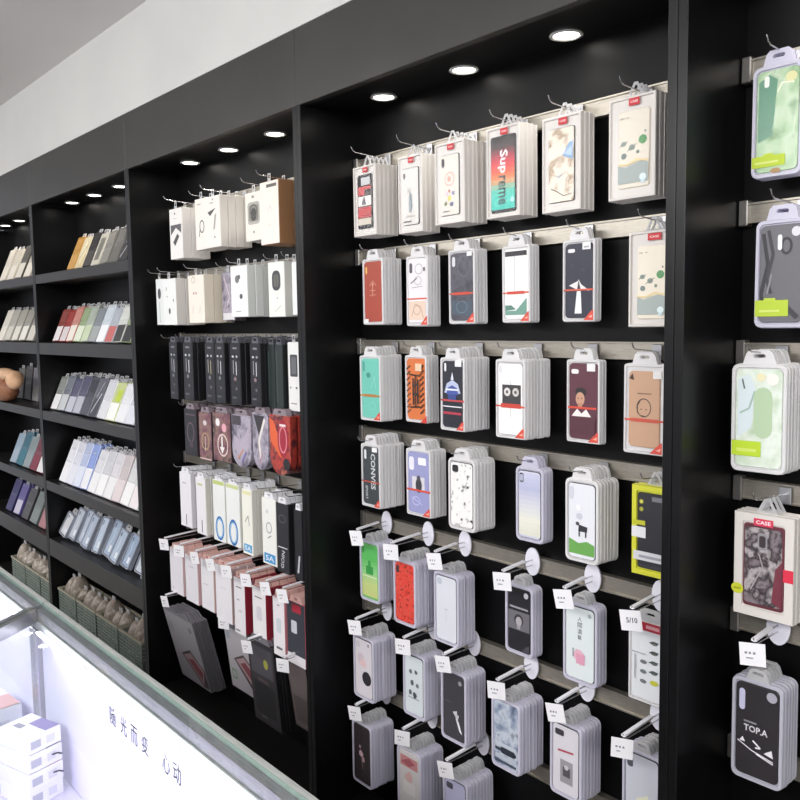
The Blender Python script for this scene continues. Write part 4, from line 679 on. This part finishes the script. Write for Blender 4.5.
for si, lst in enumerate(S4):
    n = len(lst); a, b = XR4[si]
    for k, (bc, tc, ds) in enumerate(lst):
        rd = random.Random(si*31+k+900)
        x = a+(k+.5)*(b-a)/n
        lean_pack(x, SHELF[si][0], min((b-a)/n*.93, .105), rd.uniform(.165, .185), bc, flat(tc, .3), 4, si, ORD[k], ds, [('r', .12, .55, .88, .92, tc)], 1 if si == 2 else 2, y=-.052 if si == 2 else -.150, ang=.12 if si == 2 else .4, roll=rd.uniform(-.04, .04))
# soft brown bundle with a tan roll at the picture's left edge
def lump(mb, c, r, mat, seed=0, n=14, m=9, p=.12):
    rd = random.Random(seed); ph = [rd.uniform(0, 6) for _ in range(4)]; rings = []
    for j in range(m+1):
        v = PI*j/m; rr = []
        for i in range(n):
            u = 2*PI*i/n; k = 1+p*math.sin(2*u+ph[0])*math.sin(v*2+ph[1])+p*.6*math.sin(3*u+ph[2])*math.sin(3*v+ph[3])
            sv = max(math.sin(v), .02)
            rr.append((c[0]+r[0]*k*sv*math.cos(u), c[1]+r[1]*k*sv*math.sin(u), c[2]-r[2]*math.cos(v)))
        rings.append(rr)
    return mb.loft(rings, mat, True, True, True)
zb = SHELF[2][0]
b = thing('soft_bundle', 'brown rounded soft bundle with tan roll on the third shelf, left photo edge', 'bundle', (-4.84, -.162, zb+.0012))
BR = noisy('brown leather', ['#7d4e36', '#9c6a4c', '#8a5940'], 25, .5, 4); TA = noisy('tan leather', ['#c79873', '#dcb28e', '#d1a37e'], 20, .45, 4)
mb = MB(); lump(mb, (-.02, 0, .066), (.15, .058, .066), BR, 2); obj('bundle_body', mb, b)
mb = MB(); lump(mb, (.05, -.01, .150), (.17, .04, .034), TA, 5, p=.08); lump(mb, (.19, -.005, .125), (.055, .045, .05), TA, 8); obj('tan_roll', mb, b)

# ------------------------------------------------------------------ baskets of small bags on the base decks
BK = noisy('grey green basket plastic', ['#6f7a72', '#7d887f', '#68736c'], 15, .5, 3)
def basket_mesh(w, d, h):
    mb = MB()
    for y in (-d/2, d/2-.003):
        for i in range(8): mb.box(-w/2, w/2, y, y+.003, .006+i*(h-.018)/8, .006+i*(h-.018)/8+(h-.018)/8*.62, BK)
        for i in range(7): mb.box(-w/2+i*(w-.005)/6, -w/2+i*(w-.005)/6+.005, y-.0005, y+.0034, 0, h-.01, BK)
    for x in (-w/2, w/2-.003):
        for i in range(8): mb.box(x, x+.003, -d/2, d/2, .006+i*(h-.018)/8, .006+i*(h-.018)/8+(h-.018)/8*.62, BK)
    mb.box(-w/2, w/2, -d/2, d/2, 0, .004, BK)
    return mb
def rim_mesh(w, d, h):
    mb = MB(); o = [(-w/2-.004, -d/2-.004), (w/2+.004, -d/2-.004), (w/2+.004, d/2+.004), (-w/2-.004, d/2+.004)]
    i = [(-w/2+.004, -d/2+.004), (w/2-.004, -d/2+.004), (w/2-.004, d/2-.004), (-w/2+.004, d/2-.004)]
    f = lambda L, z: [(p[0], p[1], z) for p in L]
    mb.loft([f(o, h-.010), f(o, h), f(i, h), f(i, h-.010), f(o, h-.010)], flat('#a9a392', .5)); return mb
BX = [(-4.045, .23), (-3.795, .23), (-3.545, .23), (-3.295, .23), (-4.335, .2), (-4.57, .23), (-4.82, .23)]
bm_, rm_ = {}, {}
BAGC = ['#c9bcae', '#b8a99e', '#d6cbc2', '#b3a79c', '#c9b0a6', '#d9d2ca']
BCN = ['first', 'second', 'third', 'rightmost', 'first', 'second', 'third']
for k, (x, w_) in enumerate(BX):
    bay = 3 if k < 4 else 4
    nm = 'grey green basket on the %s base, %s' % ('shelf cabinet' if bay == 3 else 'farthest cabinet', ['leftmost', 'second from left', 'third from left', 'rightmost', 'rightmost', 'second from right', 'third from right'][k])
    if w_ not in bm_: bm_[w_] = basket_mesh(w_, .13, .138).mesh('basket_body'); rm_[w_] = rim_mesh(w_, .13, .138).mesh('basket_rim')
    bk = thing('storage_basket', nm, 'basket', (x, -.09, .1005), group='baskets on the cabinet bases')
    obj('basket_body', bm_[w_], bk); obj('basket_rim', rm_[w_], bk)
    rd = random.Random(k+40)
    for j in range(3):
        mb = MB(); c = BAGC[(k*2+j) % 6]
        hh = rd.uniform(.078, .105)
        lump(mb, (0, 0, hh), ((w_-.076)/2*.42, .05, hh), noisy('bagged goods '+c, [c, '#a3978a', '#ddd2c8'], 40, .3, 4), k*5+j, 14, 10, .09)
        mb.box(-.016, .016, -.002, .002, hh*1.94, hh*2+.012, CLEARTAB)
        o = obj('goods_bag', mb, None, (x-w_/2+.038+j*(w_-.076)/2, -.09, .1055))
        tag(o, '%s cream bag of small goods in the %s basket of the %s' % (['left', 'middle', 'right'][j], ['leftmost', 'second', 'third', 'rightmost', 'rightmost', 'second', 'third'][k], 'shelf cabinet' if bay == 3 else 'farthest cabinet'), 'bag', 'bags in the base baskets')

# ------------------------------------------------------------------ glass display counters
YB, YFr, ZG = -.912, -1.40, .90
def mx(y): return -1.887+(YB-y)*.66      # slanted joint between the two counters
def quad(mb, y0, y1, xa0, xb0, xa1, xb1, z0, z1, mat):   # slab whose back edge is at y0 and front edge at y1
    p = [(xa1, y1), (xb1, y1), (xb0, y0), (xa0, y0)]
    return mb.loft([[(a, b, z0) for a, b in p], [(a, b, z1) for a, b in p]], mat, True, True)
def bar(mb, p, q, wd, z0, z1, mat):
    d = (Vector(q)-Vector(p)).normalized(); nn = Vector((-d.y, d.x))*wd
    c = [Vector(p), Vector(q), Vector(q)+nn, Vector(p)+nn]
    a = sum(c[i].x*c[(i+1) % 4].y-c[(i+1) % 4].x*c[i].y for i in range(4))
    if a < 0: c = c[::-1]
    return mb.loft([[(v.x, v.y, z0) for v in c], [(v.x, v.y, z1) for v in c]], mat, True, True)
FRM = noisy('satin grey frame', ['#77777b', '#8b8b8f'], 30, .5, 3, (1, 10, 10), metal=.3); FRM2 = noisy('pale satin frame', ['#a3a6a4', '#b5b8b6'], 30, .5, 3, (1, 10, 10), metal=.2)
def counter(label, right, xe):
    """right=True: from the joint to xe on the right; else from xe on the left to the joint"""
    t = thing('display_counter', label, 'display counter', (mx(YB) if right else xe+.4, YB-.2, 0), group='glass display counters')
    o = Vector(t.location)
    g = .002 if right else -.002
    a0, b0, a1, b1 = (mx(YB)+g, xe, mx(YFr)+g, xe) if right else (xe, mx(YB)+g, xe, mx(YFr)+g)
    def put(name, mb, par=t):
        mb.v = [(v[0]-o.x, v[1]-o.y, v[2]) for v in mb.v]; return obj(name, mb, par)
    put('base_cabinet', quad(MB(), YB-.004, YFr+.004, a0+.004, b0-.004, a1+.004, b1-.004, 0, .545, flat('#c9c9d2', .4)))
    put('inner_deck', quad(MB(), YB-.012, YFr+.012, a0+.012, b0-.012, a1+.012, b1-.012, .5455, .555, flat('#e6e3f2', .35)))  # deck colour carries a painted tint of the violet glow
    put('glass_top', quad(MB(), YB, YFr, a0, b0, a1, b1, ZG-.006, ZG, GLASS))
    gl = MB(); bar(gl, (a0, YB+.0005), (b0, YB+.0005), .0018, ZG-.0062, ZG+.0002, GLASSEDGE); put('glass_back_edge', gl)
    fr = MB()
    bar(fr, (a0, YB), (b0, YB), -.016, ZG-.05, ZG-.0065, FRM); bar(fr, (a0, YB+.003), (b0, YB+.003), .009, ZG-.05, ZG+.001, FRM2); bar(fr, (a0, YB-.0165), (b0, YB-.0165), -.003, ZG-.05, ZG-.03, FRM2)
    bar(fr, (a1, YFr), (b1, YFr), .016, ZG-.04, ZG-.0065, ALU)
    if right: bar(fr, (a0, YB-.017), (a1, YFr+.017), .014, ZG-.034, ZG-.0065, ALU)
    else: bar(fr, (b0, YB-.017), (b1, YFr+.017), -.014, ZG-.034, ZG-.0065, ALU)
    put('top_frame', fr)
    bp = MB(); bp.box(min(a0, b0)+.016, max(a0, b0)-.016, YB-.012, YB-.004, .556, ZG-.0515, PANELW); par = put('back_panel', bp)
    put('front_glass', MB().box(min(a1, b1)+.012, max(a1, b1)-.012, YFr+.002, YFr+.007, .556, ZG-.041, GLASS))
    for x, y in ((a0, YB-.02), (b0-.022, YB-.02), (a1, YFr+.006), (b1-.022, YFr+.006)):
        put('corner_post', MB().box(x, x+.022, y-.004, y+.016, .5455, ZG-.0515, ALU, .002))
    st = MB(); st.box(min(a0, b0)+.06, max(a0, b0)-.03, YB-.034, YB-.026, ZG-.044, ZG-.040, STRIP); put('led_strip', st)
    ep = MB()
    if right:
        bar(ep, (mx(YB-.03)+g+.004, YB-.03), (mx(YFr+.03)+g+.004, YFr+.03), .004, .556, ZG-.036, GLASS); put('end_panel', ep)
    return t, par, o
tA, pA, oA = counter('lit glass display counter with characters on its white back panel, lower left', True, .25)
tB, pB, oB = counter('glass display counter beyond the joint, cut by the left photo edge', False, -3.7)
mb = MB(); yy = YB-.0124
for ch, x in (('随', -1.468), ('光', -1.418), ('而', -1.372), ('变', -1.328), ('心', -1.245), ('动', -1.205)):
    text(mb, ch, x, .795, .028, .034, yy, flat('#15151b', .6))
mb.v = [(v[0]-oA.x, v[1]-oA.y, v[2]) for v in mb.v]
obj('panel_lettering', mb, pA)
for k, (x, y) in enumerate(((-1.90+.11, YB-.05), (-1.47, YB-.018))):
    pass
# phone boxes stacked in the lit counter
def pbox(x, y, z, w, d, h, yaw, top, desc, tab=True):
    p = thing('gift_box', desc, 'box', (x, y, z), (0, 0, yaw), 'boxes in the glass counter')
    mb = MB(); mb.box(-w/2, w/2, -d/2, d/2, 0, h*.98, flat('#f1eff2', .35), .001); obj('box_body', mb, p)
    mb = MB(); n = mb
    n.add([(-w/2+.002, -d/2+.002, h*.985), (w/2-.002, -d/2+.002, h*.985), (w/2-.002, d/2-.002, h*.985), (-w/2+.002, d/2-.002, h*.985)], [(0, 1, 2, 3)], flat('#f4f3f4', .3))
    n.add([(-w*.1, d*.05, h), (w/2-.002, d*.05, h), (w/2-.002, d/2-.002, h), (-w*.1, d/2-.002, h)], [(0, 1, 2, 3)], flat(top, .3))
    n.add([(-w*.3, -d*.25, h), (-w*.05, -d*.25, h), (-w*.05, -d*.05, h), (-w*.3, -d*.05, h)], [(0, 1, 2, 3)], flat('#9a98a0', .4))
    obj('box_lid_print', mb, p)
    mb = MB()
    for q, (a, b) in enumerate(((-.42, -.12), (.05, .3))):
        mb.add([(w/2+.0004, d*a, h*.25), (w/2+.0004, d*b, h*.25), (w/2+.0004, d*b, h*.7), (w/2+.0004, d*a, h*.7)], [(0, 1, 2, 3)], flat(('#b9b9c0', '#dcdae0')[q], .5))
    obj('side_print', mb, p)
    if tab:
        mb = MB(); mb.tube([(w/2-.001, d*.2, h*.5), (w/2+.012, d*.26, h*.66), (w/2+.015, d*.36, h*.55), (w/2-.001, d*.4, h*.4)], .0016, flat('#3d3d44', .4)); obj('pull_loop', mb, p)
    return p
YW = .30
pbox(-1.742, -.9925, .6645, .098, .074, .035, YW, '#8f86b4', 'white box with lilac lid corner, topmost of the counter stack', False)
pbox(-1.739, -.9945, .6280, .100, .076, .036, YW, '#7d7a86', 'white box with grey lid, second in the counter stack')
pbox(-1.737, -.9950, .5920, .102, .076, .0355, YW, '#e6cfd4', 'white box with pinkish side, third in the counter stack')
pbox(-1.740, -.9950, .5555, .100, .076, .036, YW, '#d9d0d4', 'white box at the foot of the counter stack', False)
pbox(-2.02, -1.02, .5555, .12, .14, .10, .1, '#d9a9a0', 'pinkish box in the far counter left of the stack', False)
#@@END2
# ------------------------------------------------------------------ light
def area(name, loc, size, energy, color, rot=(0, 0, 0), sy=None):
    l = bpy.data.lights.new(name, 'AREA'); l.energy = energy; l.color = color; l.size = size
    if sy: l.shape = 'RECTANGLE'; l.size_y = sy
    o = bpy.data.objects.new(name, l); COL.objects.link(o); o.location = loc; o.rotation_euler = rot
    return o
area('ceiling light', (-.9, -3.0, 2.58), 3.6, 172, (1, .985, .97), rot=(math.radians(32), 0, 0), sy=1.2)
area('ceiling light', (-4.2, -2.6, 2.58), 2.8, 92, (1, .985, .97), rot=(math.radians(32), 0, 0), sy=1.2)
area('side fill light', (2.0, -2.4, 2.5), 1.8, 95, (1, .985, .97), rot=(math.radians(45), 0, math.radians(55)), sy=1.0)  # added fill lamp, brightens the right sides of the stacks
area('counter strip light', (-.80, YB-.05, ZG-.046), 2.0, .62, (.93, .90, 1), rot=(math.radians(25), 0, 0), sy=.02)
area('counter strip light', (-2.80, YB-.05, ZG-.046), 1.6, 1.3, (.70, .62, 1), rot=(math.radians(25), 0, 0), sy=.02)
area('violet deck light', (-1.5, YFr+.06, .60), .5, .9, (.5, .36, 1), rot=(math.radians(70), 0, 0), sy=.03)
w = bpy.data.worlds.new('shop'); SC.world = w; w.use_nodes = True
w.node_tree.nodes['Background'].inputs[0].default_value = (.9, .92, 1, 1)
w.node_tree.nodes['Background'].inputs[1].default_value = .65
SC.view_settings.view_transform = 'Standard'
SC.view_settings.look = 'None'
SC.view_settings.exposure = -0.06
